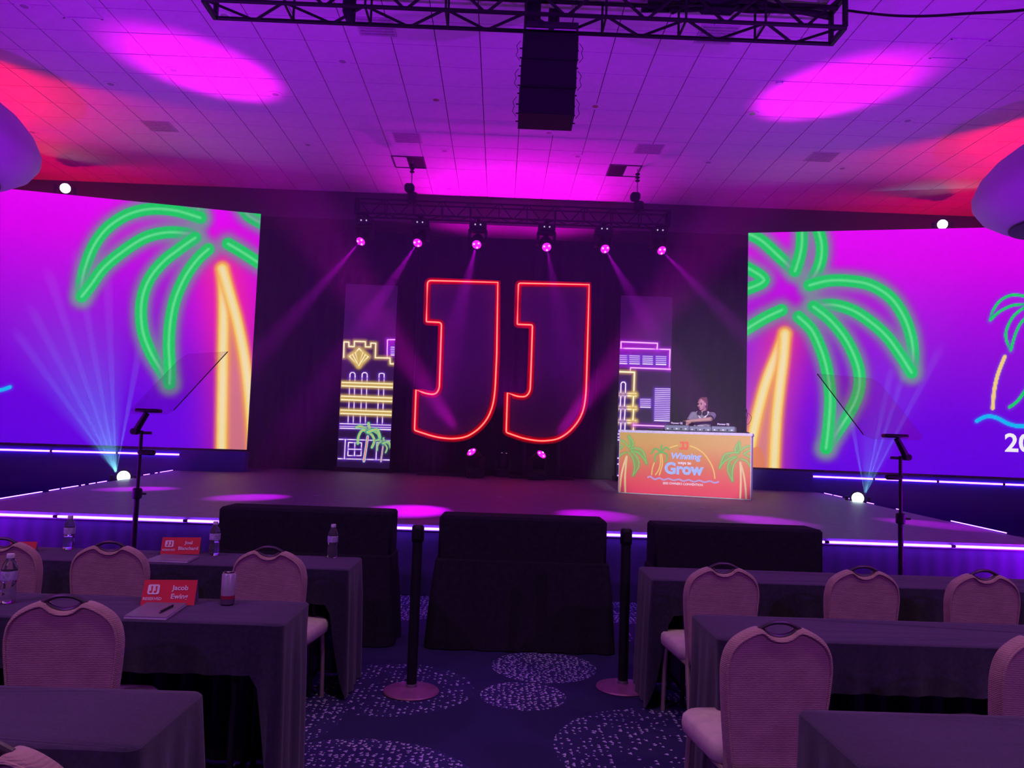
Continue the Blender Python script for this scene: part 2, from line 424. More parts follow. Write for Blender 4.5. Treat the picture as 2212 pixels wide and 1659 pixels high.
for i, (a, b) in enumerate(zip(xs[:-1], xs[1:])):
    u_, _ = proj(np.array([(a+b)/2, SY, zt]))
    ua, _ = proj(np.array([a, SY, zt])); ub, _ = proj(np.array([b, SY, zt]))
    if b-a < .15: continue
    if not any(ua < hi and ub > lo for lo, hi in ((-400, 500), (862, 950), (1372, 1398), (1750, 2500))): continue
    led_tube((a, SY-.03, zt), (b, SY-.03, zt), tubes_front[i], 'LED tubes on the stage front edge')
# lit dashes along the slanting stage sides
cl = crop(0, 940, 3.95); crr = crop(1620, 960, 3.737)
dashL = [((35, 553), (460, 487)), ((525, 477), (610, 463)), ((645, 460), (785, 437)), ((810, 432), (845, 428)), ((900, 422), (940, 413)), ((960, 410), (1030, 397)), ((1185, 372), (1240, 361)), ((1285, 353), (1320, 350)), ((1350, 345), (1410, 337)), ((1455, 329), (1480, 326)), ((1495, 322), (1615, 301))]
dashR = [((575, 393), (645, 407)), ((660, 410), (712, 424)), ((745, 432), (840, 455)), ((905, 468), (960, 480)), ((1140, 520), (1175, 527)), ((1580, 617), (2030, 715)), ((2068, 724), (2085, 730))]
for cf, dl, A, B, lab in ((cl, dashL, Vector((-5.53, 8.6)), Vector((-6.75, 16.15)), 'broken pink light strip along the stage side below the screen with the blue spotlight'),
                          (crr, dashR, Vector((5.75, 8.6)), Vector((6.79, 16.15)), 'broken pink light strip along the stage side nearest the DJ booth')):
    t = empty('side_light_strip', (A.x, A.y, DZ), 0, lab, 'light strip')
    rail = MB().tube([(0, 0, -.02), (B.x-A.x, B.y-A.y, -.02)], .012, 8).build('channel', m_black, t)
    for p, q in dl:
        seg = []
        for z in (p, q):
            x, y = cf([z])[0]; w_ = atZ(x, y, DZ+.006); s_ = max(0, min(1, (w_.y-A.y)/(B.y-A.y))); seg.append(Vector((A.x+(B.x-A.x)*s_-A.x, (B.y-A.y)*s_, .008)))
        MB().tube(seg, .0055, 8).build('lit_section', m_led, t)

# back drape behind the set
def drape(name, x0, x1, y, z0, z1, label):
    o = skirt_mesh([(x0, 0), (x1, 0)], 0, z1-z0, .05, .34, 4).build(name, m_drape); o.location = (0, y, z0)
    return tag(o, label, 'curtain')
drape('back_drape', -8.2, -2.2, 19.35, DZ, 6.9, 'black pleated curtain behind the neon deco building panel')
drape('back_drape', -2.2, 2.4, 19.38, DZ, 6.9, 'black pleated curtain directly behind the red neon letters')
drape('back_drape', 2.4, 8.2, 19.35, DZ, 6.9, 'black pleated curtain behind the DJ booth')
box_obj('trim_1', (-9, 18.9, 0), (9, 19.95, DZ-.02), m_skirt)

# ------------------------------------------------------------------ big LED walls
GREEN, GCORE, CY_ = (0, 206, 92), (98, 228, 138), (0, 190, 250)
def neon_green(cv, pts, w=26): cv.stroke(pts, w, GREEN, GCORE, w*.22, (120, 150, 150), w*.55, .75, 2.5)
def trunk(cv, A, B, w=21):
    for g in (A, B): cv.stroke(g, w*.2, (255, 60, 150), glow=(255, 60, 130), gw=w*2.4, ga=.4)
    cv.fill(A+B[::-1], (226, 140, 120), .8)
    for g in (A, B): cv.stroke(g, w, (255, 214, 104), (252, 230, 172), w*.55, (255, 170, 70), w*.32, .8, 3)
def bg_screen(px, py, u, v, vL):
    return ramp(v, [(0, (98, 0, 228)), (.18, (104, 0, 226)), (.45, (140, 10, 222)), (.62, (172, 4, 228)), (.85, (222, 0, 240)), (1, (238, 0, 252))])
def paint_left(px, py, u, v):
    k = crop(0, 400, 2.765); bg = bg_screen(px, py, u, v, 0)
    cv = Canvas(px, py, bg)
    ix = np.arange(len(px)); cv.blend(ix, (240, 0, 235), .75*np.exp(-((px-500)/90)**2-((py-640)/140)**2))
    trunk(cv, k([(1328, 500), (1336, 700), (1332, 1000), (1322, 1640)]), k([(1328, 500), (1372, 650), (1425, 850), (1470, 1100), (1500, 1400), (1516, 1640)]))
    neon_green(cv, k([(1178, 80), (1186, 150), (1196, 195)])); neon_green(cv, k([(1196, 195), (1050, 152), (900, 142), (760, 177), (640, 257), (560, 362), (512, 482), (490, 580), (488, 665)]))
    neon_green(cv, k([(488, 665), (540, 600), (620, 492), (740, 392), (870, 312), (1000, 282), (1120, 290), (1165, 315)]))
    neon_green(cv, k([(1165, 315), (1080, 375), (980, 452), (900, 547), (855, 652), (842, 760), (855, 880), (900, 1000), (960, 1100), (1012, 1185)]))
    neon_green(cv, k([(1012, 1185), (1015, 1100), (1008, 950), (1020, 800), (1050, 670), (1110, 540), (1180, 442), (1245, 382)]))
    neon_green(cv, k([(1440, 120), (1490, 185), (1600, 245)])); neon_green(cv, k([(1500, 120), (1600, 185)]))
    neon_green(cv, k([(1362, 350), (1450, 402), (1600, 500)]))
    cv.stroke([(-160, 850), (-100, 838), (-50, 852), (0, 843), (22, 836)], 8, CY_, glow=(60, 120, 250), gw=5, ga=.4)
    return cv.c
def paint_right(px, py, u, v):
    k = crop(1580, 460, 2.764); bg = bg_screen(px, py, u, v, 0); cv = Canvas(px, py, bg); ix = np.arange(len(px))
    cv.blend(ix, (150, 120, 240), .6*np.exp(-((px-1620)/75)**2-((py-960)/160)**2))
    trunk(cv, k([(320, 722), (270, 850), (210, 1000), (160, 1180), (112, 1400), (80, 1560)]), k([(320, 722), (312, 850), (288, 1050), (268, 1250), (252, 1560)]))
    cv.fill([(1600, 966), (1643, 966), (1650, 985), (1650, 1016), (1600, 1016)], (232, 128, 74), .8)
    g = lambda p: neon_green(cv, k(p))
    g([(90, 118), (180, 165), (270, 247), (340, 312), (380, 347)]); g([(380, 347), (405, 270), (420, 190), (422, 90)])
    g([(515, 90), (540, 200), (525, 312), (466, 432)]); g([(466, 432), (580, 405), (700, 405), (830, 430), (950, 505), (1030, 620), (1072, 740), (1085, 850), (1075, 952)])
    g([(1075, 952), (1010, 850), (930, 740), (830, 650), (720, 580), (600, 548), (490, 560)]); g([(490, 560), (590, 640), (680, 750), (740, 870), (765, 970), (755, 1080), (700, 1200), (630, 1310), (565, 1405)])
    g([(565, 1405), (582, 1250), (590, 1100), (575, 960), (540, 830), (480, 700), (400, 620)])
    g([(80, 318), (195, 400), (80, 460)]); g([(300, 580), (200, 627), (80, 700)])
    s = lambda p, c, w=6, core=None: cv.stroke(k(p), w, c, core, w*.3, (120, 90, 220), 5, .5)
    gg = (0, 210, 100)
    for mir in (0, 1):
        q = (lambda P: [(3560-x, y) for x, y in P]) if mir else (lambda P: P)
        s(q([(1770, 500), (1680, 490), (1610, 520), (1565, 577), (1545, 640)]), gg); s(q([(1545, 640), (1600, 590), (1680, 552), (1770, 545)]), gg)
        s(q([(1765, 555), (1690, 610), (1645, 690), (1640, 750), (1668, 820)]), gg); s(q([(1668, 820), (1690, 740), (1720, 670), (1770, 610)]), gg)
    s([(1632, 858), (1592, 960), (1569, 1060), (1560, 1165)], (252, 214, 130), 8.5); s([(1830, 900), (1790, 1000), (1715, 1115), (1660, 1160)], gg, 7)
    cv.stroke(k([(1465, 1242), (1520, 1216), (1580, 1222), (1650, 1257), (1710, 1272), (1780, 1266), (1850, 1230), (1920, 1222), (2000, 1260), (2080, 1272)]), 8.5, CY_, glow=(60, 120, 250), gw=5, ga=.4)
    return cv.c
m_screen = attr_mat('led_wall_picture', True, 1.0)
ZB, ZT, SW = 1.16, 6.37, 9.2
for side, fn, lab in ((-1, paint_left, 'huge LED wall of purple with a neon palm, beside the blue spotlight'), (1, paint_right, 'huge LED wall of purple with neon palms and logo, behind the DJ booth')):
    IN = Vector((side*5.40-(.06 if side < 0 else 0), 16.8, 0)); d = Vector((side*cos(radians(13)), -sin(radians(13)), 0))
    OUT = IN+d*SW
    L_, R_ = (OUT, IN) if side < 0 else (IN, OUT); e = (R_-L_).normalized(); nrm = Vector((e.y, -e.x, 0))
    t = empty('led_wall', ((L_+R_)/2).to_tuple(), 0, lab, 'screen'); c0 = (L_+R_)/2
    pp = painted_panel('picture', (L_+Vector((0, 0, ZB))+nrm*.006), e, SW, ZT-ZB, 440, 250, fn, m_screen, t); pp.location = -c0
    Rm = Matrix.Rotation(math.atan2(e.y, e.x), 3, 'Z')
    MB().box(Vector((0, 0, (ZB+ZT)/2))-nrm*.06, (SW+.02, .12, ZT-ZB+.02), Rm).build('cabinet', m_black, t, False)
    # riser under the wall with its own light strip
    r_ = empty('screen_riser', c0.to_tuple(), 0, 'black skirted riser under the LED wall %s' % ('beside the blue spotlight' if side < 0 else 'behind the DJ booth'), 'riser')
    MB().box(nrm*-.25+Vector((0, 0, (ZB-.05)/2)), (SW, .9, ZB-.05), Rm).build('body', m_riser, r_, False)
    a = -SW/2; P0 = c0+nrm*.21
    if side > 0: lo, hi = atY(1752, 1026, 16.4), None
    else: lo, hi = None, atY(388, 982, 16.2)
    segs = np.arange(0, SW, 1.22)
    zz = ZB-.14
    if side < 0:
        s1 = (hi-P0).dot(e); cuts = [s1-1.22*k for k in range(5)]
    else:
        s1 = (lo-P0).dot(e); cuts = [s1+1.22*k for k in range(5)]
    for k in range(4):
        A, B = P0+e*cuts[k], P0+e*cuts[k+1]; A.z = B.z = zz
        led_tube(A, B, ['innermost', 'second from the stage centre', 'third from the stage centre', 'outermost'][k]+' violet LED tube under the '+('screen behind the DJ booth' if side > 0 else 'palm screen with blue spotlight'), 'LED tubes under the screens', .018)
m_glyph = emat('screen_white', (.95, .92, 1), 1)
# year at the foot of the right wall picture
IN = Vector((5.40, 16.8, 0)); e = Vector((cos(radians(13)), -sin(radians(13)), 0)); nrm = Vector((e.y, -e.x, 0))
rw = [o for o in C.objects if o.name.startswith('led_wall.')][0]
p = atY(2194, 959, 15.72); sgl = (p-IN).dot(e)
q_ = IN+e*sgl+nrm*.012; q_.z = p.z
text_obj('year_lettering', '20', .52, m_glyph, rw, q_-Vector(rw.location), (pi/2, 0, math.atan2(e.y, e.x)), .012, .001)

# ------------------------------------------------------------------ neon city LED columns
WL, YL, VI = (255, 240, 255), (255, 240, 190), (250, 190, 255)
def col_bg(px, py, v): return ramp(v, [(0, (30, 14, 54)), (.5, (46, 20, 64)), (.75, (52, 10, 76)), (1, (46, 6, 66))])
def white(cv, p, w=1.7): cv.stroke(p, w*1.15, WL, glow=(96, 40, 190), gw=4, ga=.55, smooth=False, soft=.8)
def yel(cv, p, w=2.0): cv.stroke(p, w*1.2, (255, 246, 205), glow=(200, 165, 80), gw=4.5, ga=.75, smooth=False, soft=.8)
def vio(cv, p, w=1.9): cv.stroke(p, w*1.15, VI, glow=(170, 30, 210), gw=5, ga=.6, smooth=False, soft=.8)
def mini_palm(cv, k, cx, cy, s, base):
    fr = [[(0, 0), (-30, -40), (-75, -62), (-118, -52)], [(0, 0), (-55, -20), (-95, 40), (-105, 120)], [(0, 0), (20, -40), (5, -85), (10, -95)], [(0, 0), (55, -15), (110, 20), (125, 75)], [(0, 0), (45, 30), (70, 90), (45, 160)], [(0, 0), (90, -30), (120, 10), (130, 60)]]
    cv.stroke(k([(cx, cy+45*s), (cx-15*s, cy+150*s), base]), 5.5*s, (150, 235, 245), (255, 80, 50), 2.4*s, (90, 40, 160), 4, .4)
    for f_ in fr: cv.stroke(k([(cx+x*s, cy+y*s) for x, y in f_]), 5.2*s, (90, 235, 150), (240, 120, 70), 1.8*s, (80, 120, 120), 3, .4)
def paint_colL(px, py, u, v):
    k = crop(700, 700, 4.88); cv = Canvas(px, py, col_bg(px, py, v))
    cv.fill(k([(665, 160), (745, 160), (745, 350), (665, 350)]), (150, 30, 190), .7)
    vio(cv, k([(665, 355), (668, 165), (745, 165)]))
    for y in (243, 265, 286, 306, 325): white(cv, k([(705, y), (740, y+2)]), 1.6)
    yel(cv, k([(207, 350), (210, 188), (262, 190), (262, 236), (318, 238), (320, 182), (436, 186), (436, 240), (492, 242), (494, 200), (545, 204), (540, 355), (695, 358), (697, 418), (730, 420)]))
    dia = [(370, 258), (410, 300), (465, 345), (365, 440), (268, 340), (330, 300), (370, 258)]
    cv.stroke(k(dia), 1, (190, 160, 80), glow=(205, 175, 90), gw=7, ga=.8, smooth=False); cv.fill(k([(370, 258), (410, 300), (365, 440), (330, 300)]), (190, 170, 90), .9)
    yel(cv, k(dia), 1.9)
    for a in ((330, 300), (410, 300), (300, 320), (437, 322)): yel(cv, k([a, (365, 440)]), 1.5)
    for cx, top in ((300, 510), (428, 512), (607, 520)):
        for y0, y1, dx in ((560, 620, 0), (655, 765, -5), (800, 905, -10), (945, 1052, -18)):
            for e_ in (-27, 27): white(cv, k([(cx+e_+dx, y0), (cx+e_+dx-2, y1)]), 1.6)
        white(cv, k([(cx-27, 560), (cx-26, 525), (cx-12, top), (cx+12, top), (cx+26, 525), (cx+27, 560)]), 1.6)
    for x0, x1, y0, y1 in ((190, 720, 615, 630), (183, 715, 760, 778), (176, 708, 906, 922)):
        cv.stroke(k([(x0, y0+18), (x1, y1+20)]), 8, (140, 116, 70), glow=(150, 124, 66), gw=4, ga=.6, smooth=False)
        for d_ in (0, 36): yel(cv, k([(x0, y0+d_), (x1, y1+d_+2)]), 2)
    for y0, y1 in ((1050, 1066), (1078, 1092), (1098, 1114)): white(cv, k([(168, y0), (702, y1)]), 1.8)
    white(cv, k([(160, 1215), (695, 1230)]), 1.8); white(cv, k([(148, 1418), (690, 1434)]), 1.8); white(cv, k([(225, 1217), (215, 1420)]))
    white(cv, k([(258, 1248), (395, 1252), (390, 1388), (250, 1386), (258, 1248)])); white(cv, k([(325, 1250), (320, 1387)])); white(cv, k([(255, 1318), (393, 1322)]))
    white(cv, k([(548, 1428), (556, 1248), (640, 1250)]))
    mini_palm(cv, k, 460, 1140, 1.0, (420, 1445)); mini_palm(cv, k, 622, 1258, .6, (600, 1448))
    return cv.c
def paint_colR(px, py, u, v):
    k = crop(1310, 700, 6.91); cv = Canvas(px, py, col_bg(px, py, v))
    cv.fill(k([(195, 375), (945, 380), (945, 670), (195, 650)]), (120, 20, 165), .8); cv.fill(k([(220, 265), (760, 285), (755, 375), (215, 360)]), (115, 24, 150), .8)
    vio(cv, k([(205, 360), (950, 380), (938, 672)]), 2.2); vio(cv, k([(218, 360), (218, 265), (762, 287), (756, 375)]), 2.2); vio(cv, k([(355, 710), (360, 652), (955, 675)]), 2.2)
    for x0, x1 in ((195, 308), (345, 495), (543, 690), (740, 888)):
        for j in range(5): white(cv, k([(x0, 470+j*29+(x0-195)*.025), (x1, 472+j*29+(x1-195)*.025)]), 1.7)
    yel(cv, k([(195, 712), (418, 720), (408, 1020)]), 2.4)
    for y0 in (1030, 1228, 1433):
        cv.stroke(k([(180, y0+20), (440, y0+28)]), 6, (150, 126, 66), glow=(160, 134, 64), gw=4, ga=.6, smooth=False)
        for d_ in (0, 38): yel(cv, k([(180, y0+d_), (440, y0+d_+8)]), 2.4)
    for y0, y1 in ((1080, 1225), (1280, 1430), (1480, 1700)):
        yel(cv, k([(405, y0), (395, y1)]), 2.2); white(cv, k([(215, y0), (205, y1)]), 2); white(cv, k([(278, y0), (268, y1)]), 2)
    white(cv, k([(215, 1020), (218, 890), (235, 866), (270, 866), (286, 890), (283, 1020)]), 2)
    for j in range(5): white(cv, k([(508, 1122+j*29), (657, 1126+j*29)]), 1.8)
    for j in range(18): white(cv, k([(728-j*.6, 965+j*28), (952-j*.6, 970+j*28)]), 1.7)
    vio(cv, k([(400, 1508), (880, 1526)]), 2.2)
    for y in (1640, 1690, 1730, 2000, 2090, 2260): white(cv, k([(168, y), (900, y+22)]), 2)
    return cv.c
m_col = attr_mat('led_column_picture', True, 1.25)
for nm, fn, (xl, yl), (xr, yr), yb, yt, lab in (('L', paint_colL, (738, 800), (851, 800), 1008, 615, 'tall narrow LED column showing a yellow neon deco building and two palms'),
                                     ('R', paint_colR, (1337, 820), (1449, 820), 1030, 640, 'tall narrow LED column showing violet neon buildings behind the DJ booth')):
    Yc = 18.55; A = atY(xl, yl, Yc); B = atY(xr, yr, Yc); zb = DZ+.10; ztp = atY((xl+xr)/2, yt, Yc).z
    t = empty('led_column', ((A.x+B.x)/2, Yc, DZ), 0, lab, 'screen')
    pp = painted_panel('picture', (A.x, Yc-.006, zb), (1, 0, 0), B.x-A.x, ztp-zb, 112, 380, fn, m_col, t); pp.location = -Vector(t.location)
    MB().box((0, .05, (zb+ztp)/2-DZ), (B.x-A.x, .1, ztp-zb)).build('cabinet', m_black, t, False)
    MB().box((0, .12, .05), (B.x-A.x+.1, .55, .1)).build('base', m_black, t, False)

# ------------------------------------------------------------------ red neon letters
m_neon = emat('neon_red', (1.0, .045, .032), 10.0)
m_halo = mat('halo_band', (.42, .0, .002), .8, spec=.05)  # added band behind the tube, catches its light as a red halo
m_face = mat('letter_face', (.075, .05, .085), .55, 0, .1, 3)
k = crop(860, 580, 3.77)
def rounded(pts, rad, n=5):
    out = []; m = len(pts)
    for i in range(m):
        a, b, c = (np.array(pts[j % m], float) for j in (i-1, i, i+1)); r = rad[i]
        if r == 0: out.append(b); continue
        u1 = (a-b)/np.linalg.norm(a-b); u2 = (c-b)/np.linalg.norm(c-b)
        for t in np.linspace(0, 1, n):
            out.append((1-t)**2*(b+u1*r)+2*t*(1-t)*b+t*t*(b+u2*r))
    return out
J1 = [(240, 98), (812, 114), (803, 700), (790, 990), (772, 1120), (728, 1225), (655, 1310), (560, 1372), (440, 1390), (300, 1372), (134, 1318), (146, 988), (235, 1022), (300, 1026), (335, 990), (342, 800), (354, 440), (230, 434)]
rd1 = [30, 0, 0, 60, 60, 50, 50, 50, 60, 60, 12, 0, 40, 25, 35, 60, 26, 8]
J2 = [(980, 120), (1555, 132), (1543, 600), (1530, 1020), (1512, 1150), (1468, 1245), (1390, 1335), (1300, 1392), (1165, 1408), (1020, 1385), (880, 1335), (890, 1012), (980, 1046), (1040, 1044), (1075, 1005), (1083, 800), (1094, 460), (970, 455)]
rd2 = [18, 0, 0, 60, 60, 50, 50, 50, 60, 60, 12, 0, 40, 25, 35, 60, 14, 8]
YJ = 17.95
for J, rd, lab in ((J1, rd1, 'red neon outline letter J nearer the yellow deco building panel'), (J2, rd2, 'red neon outline letter J nearer the DJ booth')):
    pts = [atY(x, y, YJ) for x, y in k(rounded(J, rd))]
    cx = sum(p.x for p in pts)/len(pts); t = empty('neon_letter', (cx, YJ, DZ), 0, lab, 'neon sign', 'pair of neon letters')
    P2 = [(p.x-cx, p.z-DZ) for p in pts]
    MB().prism(P2, .03, .15).build('letter_panel', m_face, t, False)
    cxm, czm = sum(p[0] for p in P2)/len(P2), sum(p[1] for p in P2)/len(P2); mb = MB(); nP = len(P2); halo_nrm = []
    for i in range(nP):
        (ax, az), (bx_, bz) = P2[i-1], P2[(i+1) % nP]; l_ = math.hypot(bx_-ax, bz-az); halo_nrm.append(((bz-az)/l_, -(bx_-ax)/l_))
    for off, yy in ((-.085, .029), (-.08, .020), (-.03, .008), (.03, .008), (.08, .020), (.085, .029)):
        mb.v += [(x+nx*off, yy, z+nz*off) for (x, z), (nx, nz) in zip(P2, halo_nrm)]
    for j in range(5):
        for i in range(nP): mb.f.append((j*nP+i, j*nP+(i+1) % nP, (j+1)*nP+(i+1) % nP, (j+1)*nP+i))
    mb.build('halo_band', m_halo, t, False)
    MB().tube([(x, -.014, z) for x, z in P2], .0135, 8, True).build('neon_tube', m_neon, t)
    zlo = min(z for x, z in P2); 
    for sx in (-.35, .45): MB().box((sx, .1, (zlo+.25)/2), (.08, .06, zlo+.25)).build('support_post', m_black, t, False)
    MB().box((.05, .06, .03), (1.5, .36, .06)).build('base_plate', m_black, t, False)
# ------------------------------------------------------------------ moving-head lights
def moving_head(loc, target, label, group, lens, hang=True, scale=1., light=None, dots=True, pedestal=0, chord=None, lr=.012):
    """loc: the pivot of the head"""
    t = empty('moving_head_light', loc, 0, label, 'stage light', group); s = scale; d = (Vector(target)-Vector(loc)).normalized()
    up = 1 if hang else -1; h = Vector((d.x, d.y, 0)); az = math.atan2(-h.x, h.y) if h.length > .05 else 0
    Rz = Matrix.Rotation(az, 3, 'Z')
    MB().bbox((0, 0, up*.30*s), (.34*s, .30*s, .14*s), .02*s).build('base', m_black, t)
    if pedestal: MB().bbox((0, 0, -.37*s-pedestal/2), (.30*s, .28*s, pedestal), .01).build('pedestal', m_skirt, t)
    mb = MB()
    mb.box(Rz @ Vector((0, 0, up*.205*s)), (.36*s, .16*s, .05*s), Rz)
    for sx in (-1, 1): mb.box(Rz @ Vector((sx*.165*s, 0, up*.09*s)), (.05*s, .12*s, .26*s), Rz)
    mb.build('yoke', m_black, t)
    Rh = d.to_track_quat('-Z', 'Y').to_matrix()
    MB().lathe([(.05*s, .19*s), (.10*s, .17*s), (.125*s, .06*s), (.125*s, -.02*s), (.105*s, -.10*s), (.12*s, -.14*s), (.12*s, -.17*s), (.10*s, -.17*s)], 20, (0, 0, 0), Rh).build('head', m_black, t)
    le = MB().lathe([(.098*s, -.165*s), (.08*s, -.178*s), (.04*s, -.185*s), (.005*s, -.187*s)], 20, (0, 0, 0), Rh).build('lens', lens[0], t)
    if lens[1] is not None:
        for a in (20, 140, 260): MB().lathe([(.018*s, -.176*s), (.02*s, -.190*s), (.004*s, -.195*s)], 10, Rh @ Vector((.055*s*cos(radians(a)), .055*s*sin(radians(a)), 0)), Rh).build('led_cell', lens[1], le)
    if dots and hang:
        for sx in (-1, 1): MB().lathe([(.016, 0), (.016, .012), (.004, .016)], 10, (sx*.055, -.155*s, up*.30*s), Matrix.Rotation(pi/2, 3, 'X')).build('indicator', m_dot, t)
        zc_ = chord-loc[2]; MB().box((0, 0, (.36*s+zc_)/2), (.06, .06, max(.02, zc_-.36*s))).build('clamp', m_black, t); MB().box((0, .05, zc_), (.10, .30, .06)).build('cross_bar', m_black, t)
    if light:
        col, power, ang, blend = light; spot('stage_beam', Vector(loc)+d*.215*s, target, col, power, ang, blend, lr)
    return t
MAG = (1, 0, 1)
YT = 15.9
z2 = atY(1106, 478, YT).z-.05
heads = [(785, 516), (906, 520), (1031, 525), (1180, 530), (1304, 534), (1424, 537)]
pools = [atZ(300, 1056, DZ), atZ(540, 1074, DZ), atZ(880, 1102, DZ), atZ(1290, 1112, DZ), atZ(1650, 1124, DZ), atZ(2010, 1132, DZ)]
ords = ['first', 'second', 'third', 'fourth', 'fifth', 'sixth']
for i, ((x, y), tp) in enumerate(zip(heads, pools)):
    p = atY(x, y, YT-.15)
    moving_head(p+Vector((0, .1, .06)), tp, '%s moving-head light on the rear truss, counting from the yellow deco panel side' % ords[i], 'moving heads on the rear truss', (m_lens_m, m_lens_hot), True, 1.05, ((.70, 0, 1), [10500, 10500, 8000, 4000, 8000, 8000][i], 8, 1.0), chord=z2+.06)
tgt = [Vector((-5.0, 12.2, CZ)), Vector((5.2, 12.05, CZ))]
for (x, y), tg, lab in (((1028, 985), tgt[0], 'moving-head light on the stage floor under the first neon letter'), ((1160, 988), tgt[1], 'moving-head light on the stage floor under the second neon letter')):
    p = atY(x, y, 17.5); p.z = DZ+.445
    moving_head(p, tg, lab, 'floor moving heads', (m_lens_m, m_lens_hot), False, 1.2, (MAG, 11500, 14.0, .9), lr=.10)
moving_head(Vector((.12, 18.6, DZ+.37)), Vector((.25, 19.3, 3.6)), 'moving-head light on the floor behind the neon letters, washing the curtain', 'floor moving heads', (m_lens_m, m_lens_hot), False, 1.0, (MAG, 420, 44, .9))
for x_, pl in ((-.95, 'first'), (1.15, 'second')):  # unseen stands added to throw the central magenta glow on the ceiling
    t = empty('added_wash_light', (x_, 18.36, DZ), 0, 'added magenta wash light on an unseen stand behind the %s neon letter' % pl, 'stage light', 'added wash lights behind the letters')
    MB().tube([(0, 0, 0), (0, 0, 4.3)], .02, 8).build('stand_pole', m_black, t); MB().lathe([(.12, 0), (.12, .02), (.03, .05)], 20).build('stand_foot', m_black, t)
    MB().lathe([(.06, 4.28), (.09, 4.30), (.09, 4.42), (.08, 4.42)], 16).build('housing', m_black, t); MB().lathe([(.08, 4.421), (.06, 4.43), (.01, 4.432)], 16).build('lens', m_lens_m, t)
    spot('added_ceiling_glow', (x_, 18.33, DZ+4.5), (x_*.75+.1, 17.35, CZ), MAG, 430, 122, 1.0, .08)
# bright fixtures standing on the LED walls
for (x, y), Yd, tg, lab in (((141, 407), 17.0, (-7.5, 8, 1.), 'glaring white moving head on top of the screen beside the blue spotlight'), ((2036, 485), 17.0, (7.2, 8, 1.), 'glaring white moving head on top of the screen behind the DJ booth')):
    p = atY(x, y, Yd)
    moving_head(p, EYE+np.array([0, 0, .3]), lab, 'moving heads on the screens', (m_lens_w, None), False, 1.15, None, pedestal=p.z-.37*1.15-.001)
    spot('stage_beam', p+Vector((0, -.35, .05)), tg, MAG, 2200, 10, .6, .06)
# floor spotlights beyond the stage sides that fan pale beams up
CYA = (.20, .66, 1.0)
for (x, y), (px_, py_), lab, fans in (((267, 1032), (-6.75, 13.3), 'dazzling blue-white spotlight at the stage side under the palm screen', [(15, 690), (54, 640), (95, 560), (160, 530), (232, 600), (300, 760)]),
                           ((1853, 1078), (6.72, 13.9), 'small blue-white spotlight peeping over the stage edge near the DJ booth', [(1838, 900), (1925, 800), (1990, 690), (2040, 735)])):
    Yd = py_; p = atY(x, y, Yd)
    moving_head(p, atY(x, y-30, Yd-2.2), lab, 'floor spotlights beside the stage', (m_lens_c, None), False, 1.1, None, pedestal=p.z-.37*1.1-.001)
    spot('stage_beam', p+Vector((0, -.27, .10)), atY(sum(f[0] for f in fans)/len(fans), 700, 16.1), CYA, 2600 if x < 1000 else 900, 34, 1.0, .01)
    for fx, fy in fans:
        spot('stage_beam', p+Vector((0, -.27, .10)), atY(fx, fy, 16.1), CYA, 15000, 2.8, .8, .004)

# ------------------------------------------------------------------ trusses
def box_truss(name, p0, L, sz, bay, label, up_extra=0, r=.024):
    """p0: left, near, lower corner; runs along +X"""
    t = empty(name, (p0[0]+L/2, p0[1]+sz/2, p0[2]), 0, label, 'truss'); h = sz/2
    for y in (-h, h):
        for z in (0, sz): MB().tube([(-L/2, y, z), (L/2, y, z)], r, 10).build('chord', m_black, t)
    n = max(2, round(L/bay)); b = L/n
    dia = MB().tube([(0, 0, 0), (b/2-.04, 0, sz)], r*.72, 6).mesh('brace', m_black, True)
    dib = MB().tube([(0, 0, sz), (b/2-.04, 0, 0)], r*.72, 6).mesh('brace', m_black, True)
    ver = MB().tube([(0, 0, 0), (0, 0, sz)], r*.6, 6).mesh('upright', m_black, True)
    for i in range(n):
        x = -L/2+i*b
        for rot, off in ((0, (0, -h, 0)), (pi/2, (0, h, 0))):
            for me, dx in ((dib, .02), (dia, b/2+.02)):
                o = link('brace', me, t); o.location = (x+dx, off[1], off[2]); o.rotation_euler = (rot, 0, 0)
        for y in (-h, h):
            o = link('upright', ver, t); o.location = (x, y, 0)
        o = link('upright', ver, t); o.location = (x, h, 0); o.rotation_euler = (pi/2, 0, 0)
    for x in (-L/2, L/2):
        mb = MB()
        for y in (-h, h): mb.box((x, y, h), (.05, .06, sz))
        for z in (0, sz): mb.box((x, 0, z), (.05, sz, .06))
        mb.build('end_frame', m_black, t, False)
    return t
YTR = 9.35
a = atY(466, 30, YTR+.42); b = atY(1795, 104, YTR+.42)
TZ = (a.z+b.z)/2; SZ = .42
front = box_truss('box_truss', (a.x, YTR, TZ), b.x-a.x, SZ, 1.0, 'long black box truss hanging just under the ceiling above the audience', r=.027)
